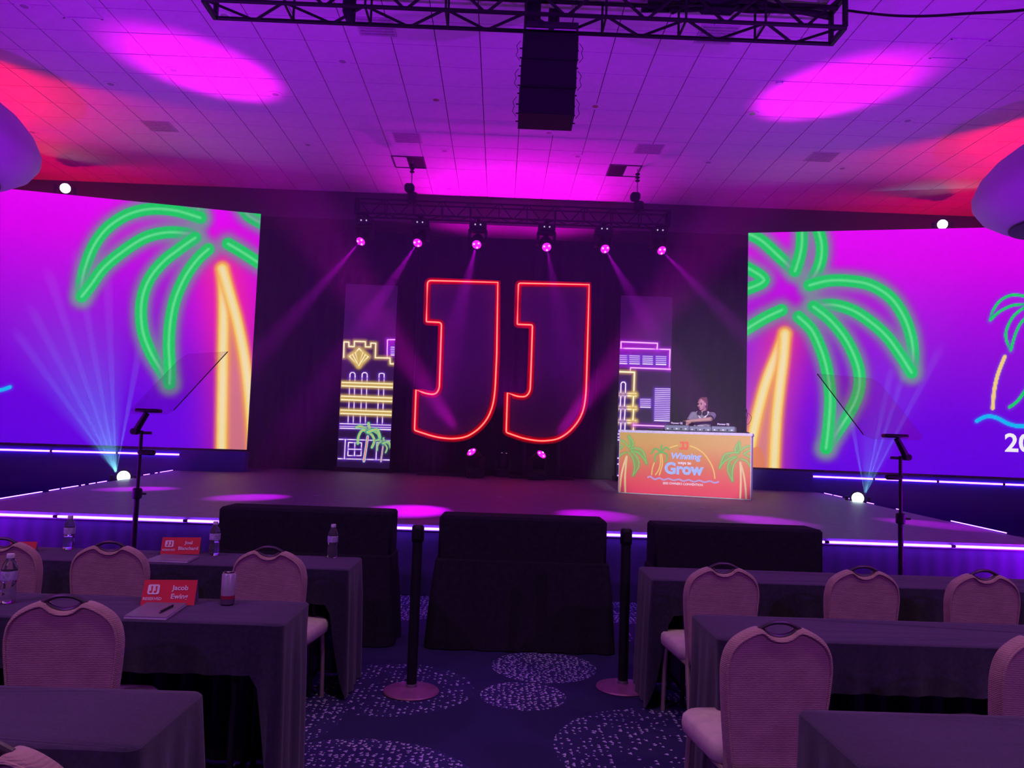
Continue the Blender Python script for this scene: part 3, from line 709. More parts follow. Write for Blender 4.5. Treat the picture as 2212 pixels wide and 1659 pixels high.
# cloth and cable loom lying on the near truss
def noisy_tube(name, pts, r, parent=None, seed=0):
    P = [Vector(p) for p in cr([tuple(p) for p in pts], 6)]
    return MB().tube(P, r, 8).build(name, m_black, parent)
tx = lambda x: a.x+(b.x-a.x)*x
lm = empty('cable_loom', (tx(.85), YTR+.2, TZ+.26), 0, 'bundle of black cables heaped on the end of the front truss', 'cable')
for q in range(5):
    rr = random.Random(q); noisy_tube('cable', [(-1.1+rr.uniform(-.3, .2), rr.uniform(-.15, .15), .03), (-.6, rr.uniform(-.18, .18), .05+rr.uniform(0, .06)), (0, rr.uniform(-.15, .15), .08), (.5, rr.uniform(-.1, .1), .06), (1.15, rr.uniform(-.15, .1), .02)], .025+.01*rr.random(), lm)
MB().bbox((-.35, 0, .09), (.5, .34, .16), .06).build('folded_cloth', m_drape, lm)
for sx, w_ in ((.22, .12),): tag(MB().bbox((0, 0, 0), (w_, .3, .5), .03).build('cloth_wrap', m_drape, front), None).location = (tx(sx)-front.location.x, 0, .2)
pc = atY(1825, 22, YTR+.2); pe = atY(2300, 2, 7.2)
o = noisy_tube('hanging_cable', [pc, pc.lerp(pe, .3)+Vector((0, 0, -.10)), pc.lerp(pe, .6)+Vector((0, 0, -.10)), pe, pe+Vector((.6, -.6, .35))], .016)
tag(o, 'thin black cable swagged from the front truss end to the ceiling', 'cable')
for x, lab in ((.42, 'truss chain motor above the speaker array'), (.78, 'truss chain motor toward the cable heap end')):
    t = empty('chain_motor', (tx(x), YTR+.21, TZ+SZ), 0, 'black '+lab, 'hoist')
    MB().bbox((0, 0, .13), (.18, .16, .24), .04).build('motor', m_black, t); MB().tube([(0, 0, .2), (0, 0, CZ-TZ-SZ+.01)], .012, 6).build('chain', m_steel, t)
# speaker array
p = atY(1187, 92, YTR+.55); q = atY(1182, 262, YTR+.4)
wA = atY(1246, 180, YTR+.45).x-atY(1128, 180, YTR+.45).x
ar = empty('line_array_speaker', (p.x, YTR+.45, p.z), 0, 'black hanging column of three stacked loudspeakers below the front truss', 'speaker')
H = p.z-q.z; ch = H/3.05; rakes = [0, 2, 5]; zc = -.02; yo = 0
for i in range(3):
    R = Matrix.Rotation(radians(-rakes[i]), 3, 'X'); c = Vector((-.012*i, yo, zc-ch/2))
    cab = MB().box(c, (wA, .42, ch*.97), R).build('cabinet', m_cab, ar, False)
    MB().box(c+R @ Vector((0, -.213, 0)), (wA*.97, .012, ch*.9), R).build('grille', mat('grille', (.014, .011, .02), .7, .2, .3, 300, .5, 600), cab, False)
    for sx in (-1, 1):
        for zz in (-.35, -.05, .3):
            MB().tube([c+R @ Vector((sx*wA/2, .1, zz*ch)), c+R @ Vector((sx*(wA/2+.035), .1, zz*ch))], .009, 6).build('locking_pin', m_black, cab)
        hx = sx*(wA/2+.03)
        MB().tube([c+Vector((hx+sx*.05*abs(sin(v))+0, -.05, ch*(.35-.7*u))) for u, v in ((0, 0), (.25, 1.2), (.5, .6), (.75, 1.6), (1, 0))], .004, 5).build('pin_lanyard', m_black, cab)
    zc -= ch; yo += sin(radians(rakes[i]))*ch*.6
MB().box((0, 0, .05), (wA*.98, .5, .09)).build('bumper_frame', mat('frame_grey', (.05, .05, .06), .5, .4), ar, False)
for sx in (-1, 1): MB().box((sx*wA*.25, -.256, -.012), (wA*.4, .01, .012)).build('bumper_slot', m_white, ar, False)
MB().box((-wA*.32, -.05, .33), (wA*.26, .12, .66)).build('rigging_strap', m_drape, ar, False)
MB().box((.04, -.02, .2), (.14, .2, .3)).build('hoist_hook', m_black, ar, False)
# rear lighting truss with its two hoists
a2 = atY(768, 468, YT-.15); b2 = atY(1446, 470, YT-.15)
z2 = atY(1106, 478, YT).z-.05
rear = box_truss('box_truss', (a2.x, YT-.15, z2+.06), b2.x-a2.x, .30, .6, 'dark rear truss carrying six moving heads above the neon letters', r=.02)
for (hx, hy), (ox, oy), lab in (((888, 420), OPEN[0], 'chain hoist on the rear truss near the yellow deco panel'), ((1376, 438), OPEN[1], 'chain hoist on the rear truss near the DJ booth end')):
    X = atY(hx, hy, YT).x; zt_ = z2+.38
    t = empty('chain_hoist', (X, YT, zt_), 0, lab, 'hoist')
    MB().bbox((.03, 0, .10), (.22, .20, .20), .04).build('motor', m_black, t)
    MB().bbox((-.04, 0, .30), (.20, .20, .17), .04).build('chain_bag', m_drape, t)
    MB().box((0, 0, -.015), (.12, .36, .04)).build('hook_plate', m_black, t, False)
    MB().tube([(0, 0, .35), (0, 0, CZ-zt_+.02)], .012, 6).build('chain', m_steel, t)
    for zz in (.62, .69, .76): MB().lathe([(.02, zz), (.05, zz+.02), (.05, zz+.04), (.02, zz+.06)], 10).build('chain_link_cover', m_black, t)
for (x, y), lab in zip(OPEN, ('opening in the ceiling with lifted tile near the yellow deco panel hoist', 'opening in the ceiling with lifted tile near the DJ booth side hoist')):
    t = empty('ceiling_opening', (x, y, CZ), 0, lab, 'ceiling hatch')
    MB().box((T*.22*(1 if x < 0 else -1), 0, .012), (T*.52, T, .02)).build('dark_plate', m_black, t, False); MB().box((-T*.27*(1 if x < 0 else -1), 0, .008), (T*.44, T*.98, .02)).build('shifted_tile', m_tile, t, False)  # black plate stands in for the dark of the open cell
    for dx, dy, wx, wy in ((0, -T/2, T, .03), (0, T/2, T, .03), (-T/2, 0, .03, T), (T/2, 0, .03, T)): MB().box((dx, dy, .0), (wx, wy, .03)).build('rim', m_grid, t, False)

# ------------------------------------------------------------------ ceiling fittings
m_vent = mat('vent_grey', (.50, .48, .50), .7); m_can = mat('can_trim', (.36, .34, .36), .6, 0)
dl = [(375, 152), (239, 182), (595, 204), (942, 216), (1286, 230), (740, 133), (1186, 287), (1961, 261), (1625, 246), (970, 408), (1221, 418), (665, 313), (960, 326), (1248, 338), (1530, 351), (1820, 364), (70, 286), (485, 34), (1758, 93), (52, 14)]
places = ['inside the magenta pool over the palm screen', 'in the violet between first magenta pool and red glow', 'at the tip of the magenta pool nearest the truss', 'level with the lower speaker cabinet on the deco panel side', 'level with the lower speaker cabinet on the DJ booth side', 'beside the front truss on the palm screen side', 'just below the speaker column', 'between the second magenta pool and the red glow', 'at the tip of the second magenta pool', 'in the central magenta glow on the deco panel side', 'in the central magenta glow on the DJ booth side', 'midway between the palm screen and the hoist opening', 'just in front of the deco side hoist opening', 'just in front of the DJ side hoist opening', 'behind the DJ side air vent', 'above the screen behind the DJ booth', 'deep in the red glow beside the first pendant', 'behind the near end of the front truss', 'seen through the far end of the front truss', 'at the red corner over the audience']
for i, ((x, y), pl) in enumerate(zip(dl, places)):
    p = atZ(x, y, CZ); t = empty('recessed_downlight', p, 0, 'small round ceiling can light '+pl, 'ceiling light', 'recessed ceiling lights')
    MB().lathe([(.055, .0), (.12, -.004), (.12, .0), (.125, .004), (.05, .006)], 20).build('trim_ring', m_tile if i not in (17, 18) else m_white, t)
    MB().lathe([(.056, -.001), (.05, .003), (.004, .003)], 16).build('reflector', m_steel if i in (3, 4, 8) else m_can, t)
for (x, y), pl in zip([(345, 273), (880, 298), (1402, 322), (1775, 339), (812, 58), (1548, 75)], ['near the palm screen', 'by the deco side hoist opening', 'by the DJ side hoist opening', 'above the screen behind the DJ booth', 'just below the front truss', 'seen through the front truss']):
    p = atZ(x, y, CZ); t = empty('air_vent', p, 0, 'grey louvred ceiling air vent '+pl, 'air vent', 'ceiling air vents')
    MB().box((0, 0, .0), (.54, .50, .012)).build('frame', m_vent, t, False)
    for j in range(6): MB().box((0, -.19+j*.076, -.008), (.48, .03, .008)).build('louvre', m_can, t, False)
for (x, y), pl in zip([(157, 16), (2072, 106)], ['over the palm screen side of the audience', 'near the second magenta pool and the red glow']):
    p = atZ(x, y, CZ); t = empty('access_hatch', p, 0, 'square white-framed ceiling hatch '+pl, 'ceiling hatch', 'ceiling hatches')
    MB().box((0, 0, .0), (.50, .50, .006)).build('door', m_tile, t, False)
    for dx, dy, wx, wy in ((0, -.27, .58, .03), (0, .27, .58, .03), (-.27, 0, .03, .58), (.27, 0, .03, .58)): MB().box((dx, dy, -.004), (wx, wy, .016)).build('frame_bar', m_white, t, False)
p = atZ(1683, 178, CZ); tag(MB().lathe([(.03, -.035), (.055, -.03), (.06, 0), (.03, .0)], 18, p).build('smoke_detector', m_white), 'small pale smoke detector on the ceiling beside the second magenta pool', 'smoke detector')
# big pendant lamps
m_shade = mat('pendant_fabric', (.62, .58, .66), .6, 0, .04, 3)
for (x, y), Yd, lab in (((-128, 318), 11.6, 'large pale onion-shaped pendant lamp above the palm screen'), ((2305, 428), 11.9, 'large pale onion-shaped pendant lamp nearest the second magenta pool')):
    p = atY(x, y, Yd); z0 = p.z; t = empty('pendant_lamp', (p.x, Yd, z0-.45), 0, lab, 'pendant lamp', 'big pendant lamps')
    prof = [(.70, 0), (.95, .05), (1.18, .20), (1.31, .40), (1.32, .55), (1.20, .82), (.98, 1.08), (.70, 1.30), (.40, 1.46), (.12, 1.55), (.05, 1.58)]
    MB().lathe(prof, 48).build('shade', m_shade, t, 'all')
    MB().lathe([(.70, .01), (.80, -.005), (.80, -.03), (.70, -.04), (.3, -.04)], 40).build('bottom_ring', m_black, t)
    MB().tube([(0, 0, 1.55), (0, 0, CZ-z0+.45+.01)], .03, 8).build('stem', m_black, t)

# ------------------------------------------------------------------ DJ booth
bl, br = atZ(1335, 1065, DZ), atZ(1622, 1081, DZ)
BL_, BR_ = bl.copy(), br.copy(); BL_.z = BR_.z = 0
be = (BR_-BL_).normalized(); bn = Vector((be.y, -be.x, 0)); BW = (BR_-BL_).length; BH = 1.125; BD = .75; bang = math.atan2(be.y, be.x)
BC = (BL_+BR_)/2-bn*BD/2; BC.z = DZ; BMI = (Matrix.Translation(BC) @ Matrix.Rotation(bang, 4, 'Z')).inverted()
def on_plane(x, y, off):
    """point where a sight line meets the upright plane off metres behind the booth front, in booth coordinates"""
    d = Vector(ray(x, y)); q = (BL_+BR_)/2-bn*off; e0 = Vector(EYE); t_ = (q-e0).dot(bn)/d.dot(bn); return BMI @ (e0+d*t_)
m_print = attr_mat('booth_print', False, rough=.45)
def paint_booth(px, py, u, v):
    k = crop(1320, 830, 6.144); cv = Canvas(px, py, ramp(v, [(0, (238, 62, 96)), (.2, (236, 84, 88)), (.5, (222, 128, 76)), (.8, (212, 170, 76)), (1, (204, 176, 74))]))
    G = lambda p, w=1.6: cv.stroke(k(p), w, (96, 232, 110), glow=(120, 190, 70), gw=3, ga=.45, soft=.7)
    gf = lambda p: cv.fill(k(p), (110, 190, 80), .65)
    # palm at the near end
    A = [(205, 860), (245, 790), (235, 690), (285, 760), (285, 820), (265, 860), (360, 850), (440, 920), (475, 1050), (380, 940), (270, 880), (350, 990), (370, 1090), (295, 1210), (310, 1090), (270, 960), (235, 905)]
    gf([(245, 830), (235, 690), (290, 790), (262, 860)]); gf([(265, 860), (400, 880), (475, 1050), (380, 940)]); gf([(290, 900), (365, 1050), (295, 1210), (310, 1090)])
    for p in ([(110, 735), (165, 760), (240, 835), (250, 770), (235, 692)], [(235, 692), (285, 755), (290, 810), (262, 860)], [(262, 860), (350, 850), (430, 900), (472, 1052)], [(472, 1052), (420, 970), (360, 910), (270, 885)], [(270, 885), (350, 980), (368, 1090), (292, 1210)], [(292, 1210), (312, 1100), (290, 990), (235, 905)], [(110, 800), (150, 830), (108, 860)], [(195, 905), (140, 930), (105, 965)]): G(p)
    cv.stroke(k([(205, 960), (160, 1100), (130, 1250), (112, 1440)]), 4, (236, 222, 150)); cv.stroke(k([(208, 960), (195, 1100), (185, 1250), (188, 1440)]), 4, (232, 216, 140))
    # palm at the far end
    gf([(1645, 850), (1700, 770), (1710, 850), (1690, 905)]); gf([(1440, 1100), (1480, 960), (1600, 915), (1530, 1000)]); gf([(1540, 1080), (1580, 1010), (1620, 1120), (1610, 1290)])
    for p in ([(1700, 770), (1650, 850), (1655, 890), (1690, 905)], [(1690, 905), (1712, 850), (1700, 770)], [(1690, 912), (1600, 912), (1500, 945), (1440, 1110)], [(1440, 1110), (1490, 1040), (1580, 980), (1660, 960)], [(1660, 965), (1570, 1030), (1550, 1150), (1612, 1285)], [(1612, 1285), (1610, 1150), (1640, 1050), (1680, 1000)], [(1720, 880), (1790, 830), (1860, 825)], [(1860, 870), (1770, 920), (1790, 940), (1860, 975)], [(1720, 990), (1800, 1020), (1850, 1090)]): G(p)
    cv.stroke(k([(1715, 1040), (1722, 1200), (1720, 1380), (1712, 1545)]), 4, (236, 216, 150)); cv.stroke(k([(1715, 1040), (1760, 1200), (1785, 1380), (1792, 1545)]), 4, (232, 208, 140))
    # small logo palm, sun arc, wave
    for p in ([(660, 900), (610, 860), (570, 865), (538, 920)], [(655, 905), (600, 930), (580, 975), (590, 1022)], [(670, 900), (665, 850), (672, 812)], [(675, 900), (720, 840), (770, 865)], [(680, 905), (740, 930), (735, 1000), (722, 1030)]): cv.stroke(k(p), 3.6, (104, 196, 84))
    for p in ([(572, 1045), (548, 1120), (538, 1200)], [(652, 930), (655, 1050), (630, 1140), (590, 1200)], [(672, 930), (682, 1050), (660, 1140), (640, 1205)], [(782, 842), (830, 825), (880, 812)], [(1050, 820), (1130, 850), (1230, 920), (1310, 1030), (1360, 1140), (1378, 1250)]): cv.stroke(k(p), 2.4, (240, 220, 96))
    cv.stroke(k([(490, 1235), (520, 1225), (580, 1262), (640, 1245), (700, 1270), (760, 1252), (830, 1275), (900, 1262), (960, 1285), (1030, 1270), (1100, 1295), (1170, 1278), (1240, 1300), (1310, 1285), (1370, 1308), (1425, 1295)]), 3.6, (188, 170, 212))
    for ox in (0, 58): cv.stroke(k([(925+ox, 775), (955+ox, 775), (957+ox, 830), (945+ox, 858), (915+ox, 852)]), 2.6, (244, 92, 62), glow=(232, 100, 66), gw=1.6, ga=.5, smooth=False)
    return cv.c
bt = empty('dj_booth', BC, bang, 'white-framed DJ booth with an orange printed palm front', 'booth')
pp = painted_panel('printed_front', BL_+be*.012+bn*.012+Vector((0, 0, DZ+.02)), be, BW-.024, BH-.05, 290, 145, paint_booth, m_print, bt); pp.matrix_parent_inverse = BMI
m_lam = mat('white_laminate', (.62, .62, .66), .4)
for sx in (-1, 1): MB().box((sx*(BW/2-.02), 0, BH/2-.02), (.04, BD, BH-.05)).build('side_panel', m_lam, bt, False)
MB().box((0, -BD/2+.012, BH/2-.02), (BW-.08, .024, BH-.05)).build('front_board', m_lam, bt, False)
MB().box((0, 0, BH-.025), (BW+.03, BD+.03, .045)).build('counter', m_lam, bt, False)
m_blue = mat('print_blue', (.40, .58, .86), .5); m_pwhite = mat('print_white', (.85, .80, .82), .5)
def on_booth(px_, py_): return on_plane(px_, py_, -.014)
kx = crop(1320, 830, 6.144)
def bo(x, y): return on_booth(*kx([(x, y)])[0])
rt = (pi/2, radians(0), 0)
text_obj('lettering', 'Winning', .145, m_blue, bt, bo(985, 960), rt, .006, .001, .18, sx=1.02)
text_obj('lettering', 'ways to', .072, m_pwhite, bt, bo(975, 1046), rt, .003, .001, 0)
text_obj('lettering', 'Grow', .27, m_blue, bt, bo(960, 1130), rt, .012, .001, 0, sx=1.0)
text_obj('lettering', "2025 OWNER'S CONVENTION", .053, m_pwhite, bt, bo(950, 1326), rt, .0015, .001, 0, sx=.95)
# gear on the booth
m_gear = mat('gear_grey', (.16, .21, .23), .4, .2, .2, 40); m_knob = mat('gear_knob', (.5, .5, .5), .4)
BW_ = lambda x, y, z: Matrix.Translation(BC) @ (Matrix.Rotation(bang, 4, 'Z') @ Vector((x, y, z)))
def gear(name, x, w_, d_, h_, label, cat, brand):
    t = empty(name, BW_(x, 0, BH), bang, label, cat)
    MB().bbox((0, 0, h_/2+.012), (w_, d_, h_), .012).build('body', m_gear, t)
    for sx in (-1, 1):
        for sy in (-1, 1): MB().tube([(sx*w_*.42, sy*d_*.42, 0), (sx*w_*.42, sy*d_*.42, .014)], .015, 8).build('foot', m_black, t)
    for j in range(5): MB().box((-w_*.36+j*w_*.18, -d_/2-.004, h_*.45), (w_*.07, .01, h_*.25)).build('socket', m_black if j % 2 else m_white, t, False)
    if name == 'media_player':
        MB().lathe([(.09, 0), (.098, .008), (.085, .016), (.02, .016)], 24, (0, -.02, h_+.012)).build('jog_wheel', m_black, t)
        MB().box((0, d_*.3, h_+.05), (w_*.55, .02, .09), Matrix.Rotation(radians(-35), 3, 'X')).build('display', m_black, t, False)
    else:
        for r_ in range(4):
            for c_ in range(3): MB().lathe([(.012, 0), (.012, .018), (.006, .02)], 8, (-w_*.3+r_*w_*.2, -.06+c_*.08, h_+.012)).build('knob', m_knob, t)
        MB().box((0, -d_*.38, h_+.018), (.1, .012, .014)).build('crossfader', m_white, t, False)
    if brand: text_obj('brand_lettering', brand, .045, m_pwhite, t, (.0, -d_/2+.0, h_+.045), (pi/2, 0, 0), .001, .001)
    return t
bx = lambda px_: on_plane(px_, 918, BD/2).x
gear('media_player', bx(1465), .43, .40, .10, 'grey DJ media player on the booth under the DJ\'s hands', 'DJ player', 'Pioneer DJ')
gear('media_player', bx(1564), .40, .40, .10, 'grey DJ media player on the booth at the microphone end', 'DJ player', 'Pioneer DJ')
gear('dj_mixer', bx(1515), .38, .40, .09, 'grey DJ mixer with knobs between the two media players', 'mixer', None)
t = empty('laptop', BW_(bx(1418), 0, BH), bang, 'flat dark effects pad lying at the empty end of the booth', 'controller')
t.name = 'effects_pad'
MB().bbox((0, 0, .02), (.30, .24, .03), .008).build('body', m_black, t)
for j in range(4): MB().box((-.10+j*.066, -.03, .038), (.05, .05, .008)).build('pad_key', m_gear, t, False)
t = empty('gooseneck_microphone', BW_(bx(1612), 0, BH), bang, 'black gooseneck microphone on the booth end beside the screen', 'microphone')
MB().lathe([(.06, 0), (.06, .015), (.02, .03), (.01, .03)], 16).build('stand_base', m_black, t)
MB().tube([(0, 0, .02), (0, 0, .25), (.015, 0, .32), (-.0, 0, .40)], .007, 8).build('gooseneck', m_black, t)
MB().tube([(0, 0, .39), (-.025, -.02, .45)], [.018, .022], 10).build('capsule', m_black, t)
MB().tube([Vector(p_) for p_ in cr([(0, 0, .36), (.05, 0, .34), (.085, 0, .28), (.06, 0, .2), (.01, 0, .15)])], .004, 6).build('cable', m_black, t)

# ------------------------------------------------------------------ the DJ
def capsule(mb, a, b, ra, rb, n=14):
    a, b = Vector(a), Vector(b); d = (b-a); L = d.length; d.normalize(); R = d.to_track_quat('Z', 'Y').to_matrix(); prof = []
    for i in range(6): an = -pi/2+pi/2*i/5; prof.append((max(ra*cos(an), .0008), ra*sin(an)))
    for i in range(6): an = pi/2*i/5; prof.append((max(rb*cos(an), .0008), L+rb*sin(an)))
    mb.lathe(prof, n, a, R)
def ellip(mb, c, r, R=None, n=18):
    prof = [(max(cos(-pi/2+pi*i/12), .002), sin(-pi/2+pi*i/12)) for i in range(13)]
    D = Matrix.Diagonal(Vector(r)); mb.lathe(prof, n, c, (R @ D) if R is not None else D)
def fuse(mb, name, m, parent, vox=.008, it=4):
    me = mb.mesh(name+'_src'); o = bpy.data.objects.new('tmp', me); C.objects.link(o)
    md = o.modifiers.new('r', 'REMESH'); md.mode = 'VOXEL'; md.voxel_size = vox
    sm = o.modifiers.new('s', 'SMOOTH'); sm.iterations = it; sm.factor = .5
    dg = bpy.context.evaluated_depsgraph_get(); out = bpy.data.meshes.new_from_object(o.evaluated_get(dg)); bpy.data.objects.remove(o)
    out.materials.clear(); out.materials.append(m); out.polygons.foreach_set('use_smooth', [True]*len(out.polygons))
    return link(name, out, parent)
m_skin = mat('skin', (.56, .33, .27), .5, 0, .06, 12); m_hair = mat('auburn_hair', (.22, .085, .07), .45, 0, .3, 60, .4, 120)
m_shirt = mat('grey_shirt', (.27, .27, .32), .85, 0, .08, 30, .2, 200); m_dark = mat('dark_trousers', (.02, .02, .03), .85)
DOFF = BD+.34; pj = BW_(on_plane(1518, 900, DOFF).x, DOFF-BD/2, 0)
dj = empty('person', pj, bang, 'DJ with auburn ponytail in grey short-sleeved shirt reaching over the decks', 'person')
hc = Vector((-.012, -.05, 1.66)); fd = Vector((-.42, -.88, -.14)).normalized(); sd = fd.cross(Vector((0, 0, 1))).normalized(); ud = sd.cross(fd).normalized()
HR = Matrix((sd, fd, ud)).transposed()
H_ = lambda x, y, z: hc+HR @ Vector((x, y, z))
mb = MB()
for s_ in (-1, 1):
    capsule(mb, (s_*.10, .02, .93), (s_*.11, .0, .50), .088, .058); capsule(mb, (s_*.11, 0, .50), (s_*.11, .03, .09), .056, .036)
    capsule(mb, (s_*.11, .04, .05), (s_*.12, -.13, .035), .04, .03)
ellip(mb, (0, .02, .98), (.16, .11, .12)); capsule(mb, (0, .02, 1.0), (0, .01, 1.25), .115, .13); ellip(mb, (0, 0, 1.33), (.155, .10, .14))
capsule(mb, (-.15, .0, 1.46), (.15, .0, 1.46), .055, .055); capsule(mb, (0, .0, 1.46), hc+Vector((.02, .03, -.07)), .052, .048)
# head
ellip(mb, H_(0, -.015, .02), (.073, .092, .098), HR); ellip(mb, H_(0, .022, -.050), (.058, .062, .062), HR); ellip(mb, H_(0, .058, -.088), (.026, .024, .022), HR)
capsule(mb, H_(0, .083, .012), H_(0, .10, -.028), .010, .014); ellip(mb, H_(0, .072, .034), (.055, .016, .010), HR)
ellip(mb, H_(0, .079, -.058), (.024, .012, .009), HR)
for s_ in (-1, 1): ellip(mb, H_(s_*.074, -.005, -.005), (.010, .022, .032), HR); ellip(mb, H_(s_*.036, .052, -.028), (.030, .026, .030), HR)
# arms and hands
def hand(mb, wr, di, dn):
    di = Vector(di).normalized(); dn = Vector(dn).normalized(); sv = di.cross(dn).normalized(); wr = Vector(wr)
    pm = wr+di*.05; R = Matrix((sv, di, dn)).transposed(); ellip(mb, pm, (.040, .052, .016), R)
    for i, (o_, L) in enumerate(((-.029, .068), (-.010, .078), (.010, .073), (.028, .058))):
        b0 = pm+sv*o_+di*.036; b1 = b0+di*L*.5+dn*.004; b2 = b1+di*L*.4+dn*.022
        capsule(mb, b0, b1, .0095, .0088, 8); capsule(mb, b1, b2, .0088, .0075, 8)
    t0 = wr+di*.03-sv*.034; t1 = t0-sv*.028+di*.030; capsule(mb, t0, t1, .0115, .010, 8); capsule(mb, t1, t1+di*.028+dn*.01, .010, .0085, 8)
LE, LW = (.15, -.25, 1.375), (-.24, -.36, 1.325)
capsule(mb, (.175, 0, 1.455), LE, .050, .042); capsule(mb, LE, LW, .041, .028); hand(mb, LW, (-.95, -.2, -.12), (0, .1, -1))
RE, RW = (-.25, -.12, 1.30), (-.20, -.33, 1.30)
capsule(mb, (-.175, 0, 1.455), RE, .050, .041); capsule(mb, RE, RW, .040, .028); hand(mb, RW, (-.3, -.95, -.15), (0, .1, -1))
fuse(mb, 'body', m_skin, dj, .0065, 3)
mb = MB(); capsule(mb, (0, .02, 1.02), (0, .01, 1.25), .140, .148); ellip(mb, (0, 0, 1.34), (.172, .115, .150)); capsule(mb, (-.155, .0, 1.455), (.155, .0, 1.455), .068, .068)
capsule(mb, (.175, 0, 1.455), Vector((.175, 0, 1.455)).lerp(Vector(LE), .72), .068, .064); capsule(mb, (-.175, 0, 1.455), Vector((-.175, 0, 1.455)).lerp(Vector(RE), .72), .068, .062)
shirt = fuse(mb, 'shirt', m_shirt, dj, .009, 3)
for A_, B_ in (((.175, 0, 1.455), LE), ((-.175, 0, 1.455), RE)):
    A_, B_ = Vector(A_), Vector(B_); d_ = (B_-A_).normalized(); c_ = A_.lerp(B_, .86)
    R = d_.to_track_quat('Z', 'Y').to_matrix(); MB().lathe([(.062, -.018), (.066, 0), (.064, .016), (.050, .016), (.05, -.018)], 20, c_, R).build('sleeve_trim', m_black, shirt)
MB().tube([Vector(p_) for p_ in cr([(-.10, -.03, 1.52), (-.07, -.09, 1.45), (0, -.125, 1.37), (.07, -.09, 1.45), (.10, -.03, 1.52)])], .016, 8).build('collar', m_pwhite, shirt)
mb = MB(); ellip(mb, (0, .02, .98), (.175, .125, .13))
for s_ in (-1, 1): capsule(mb, (s_*.10, .02, .93), (s_*.11, .0, .50), .10, .072); capsule(mb, (s_*.11, 0, .50), (s_*.11, .03, .10), .070, .058)
fuse(mb, 'trousers', m_dark, dj, .012, 2)
mb = MB()
for s_ in (-1, 1): ellip(mb, (s_*.115, -.05, .04), (.05, .125, .042))
for s_ in (-1, 1): q_ = MB(); ellip(q_, (s_*.115, -.05, .04), (.05, .135, .042)); q_.build('shoe', m_dark, dj)
mb = MB(); ellip(mb, H_(0, -.030, .040), (.080, .089, .092), HR); ellip(mb, H_(0, -.065, .0), (.072, .058, .080), HR)
capsule(mb, H_(0, -.09, .085), H_(.0, -.135, .095), .030, .032); capsule(mb, H_(.0, -.135, .095), H_(.01, -.165, .03), .032, .034); capsule(mb, H_(.01, -.165, .03), H_(.02, -.165, -.10), .034, .026); capsule(mb, H_(.02, -.165, -.10), H_(.02, -.15, -.18), .026, .007)
for s_ in (-1, 1): capsule(mb, H_(s_*.050, .022, .080), H_(s_*.073, -.02, .02), .016, .018)
fuse(mb, 'hair', m_hair, dj, .008, 3)
for s_ in (-1, 1):
    q_ = MB(); ellip(q_, H_(s_*.029, .073, .008), (.012, .008, .006), HR, 10); q_.build('eye', m_dark, dj)
    q_ = MB(); ellip(q_, H_(s_*.029, .078, .026), (.018, .006, .004), HR, 10); q_.build('eyebrow', m_hair, dj)
q_ = MB(); ellip(q_, H_(0, .087, -.058), (.020, .008, .006), HR, 10); q_.build('lips', mat('lips', (.42, .12, .12), .5), dj)
hp = empty('headphones', pj+Vector((0, 0, 1.0)), bang, 'black headphones worn around the DJ\'s neck', 'headphones')
MB().tube([(.095*cos(a_), .02+.08*sin(a_), .52+.01*cos(2*a_)) for a_ in np.linspace(-.3, pi+.3, 20)], .012, 8).build('headband', m_black, hp)
for s_ in (-1, 1): MB().lathe([(.02, -.022), (.04, -.02), (.045, .0), (.04, .02), (.02, .022)], 18, (s_*.052, -.125, .495), Matrix.Rotation(radians(70), 3, 'X')).build('ear_cup', m_black, hp)

# tiny scraps of tape on the deck
for (x, y), pl in (((684, 1071), 'nearest the palm screen side magenta pool'), ((1079, 1074), 'near the middle of the deck'), ((1516, 1098), 'below the DJ booth')):
    p = atZ(x, y, DZ); o = MB().box((0, 0, .004), (.10, .03, .004)).build('tape_mark', m_white, None, False); o.location = p; o.rotation_euler.z = .5
    tag(o, 'tiny white tape mark on the stage deck '+pl, 'tape', 'tape marks')
# ------------------------------------------------------------------ teleprompters
def glass_mat():
    m = bpy.data.materials.new('prompter_glass'); m.use_nodes = True; nt = m.node_tree; b = nt.nodes['Principled BSDF']; nt.nodes.remove(b)
    t = nt.nodes.new('ShaderNodeBsdfTransparent'); g = nt.nodes.new('ShaderNodeBsdfGlossy'); mx = nt.nodes.new('ShaderNodeMixShader')
    nz = nt.nodes.new('ShaderNodeTexNoise'); nz.inputs['Scale'].default_value = 2; mr = nt.nodes.new('ShaderNodeMapRange'); nt.links.new(nz.outputs[0], mr.inputs[0]); mr.inputs[3].default_value = .04; mr.inputs[4].default_value = .07
    t.inputs[0].default_value = (.93, .88, .92, 1); g.inputs[0].default_value = (.9, .9, .9, 1); g.inputs['Roughness'].default_value = .03
    nt.links.new(mr.outputs[0], mx.inputs[0]); nt.links.new(t.outputs[0], mx.inputs[1]); nt.links.new(g.outputs[0], mx.inputs[2]); nt.links.new(mx.outputs[0], nt.nodes['Material Output'].inputs[0]); return m
m_glass = glass_mat()
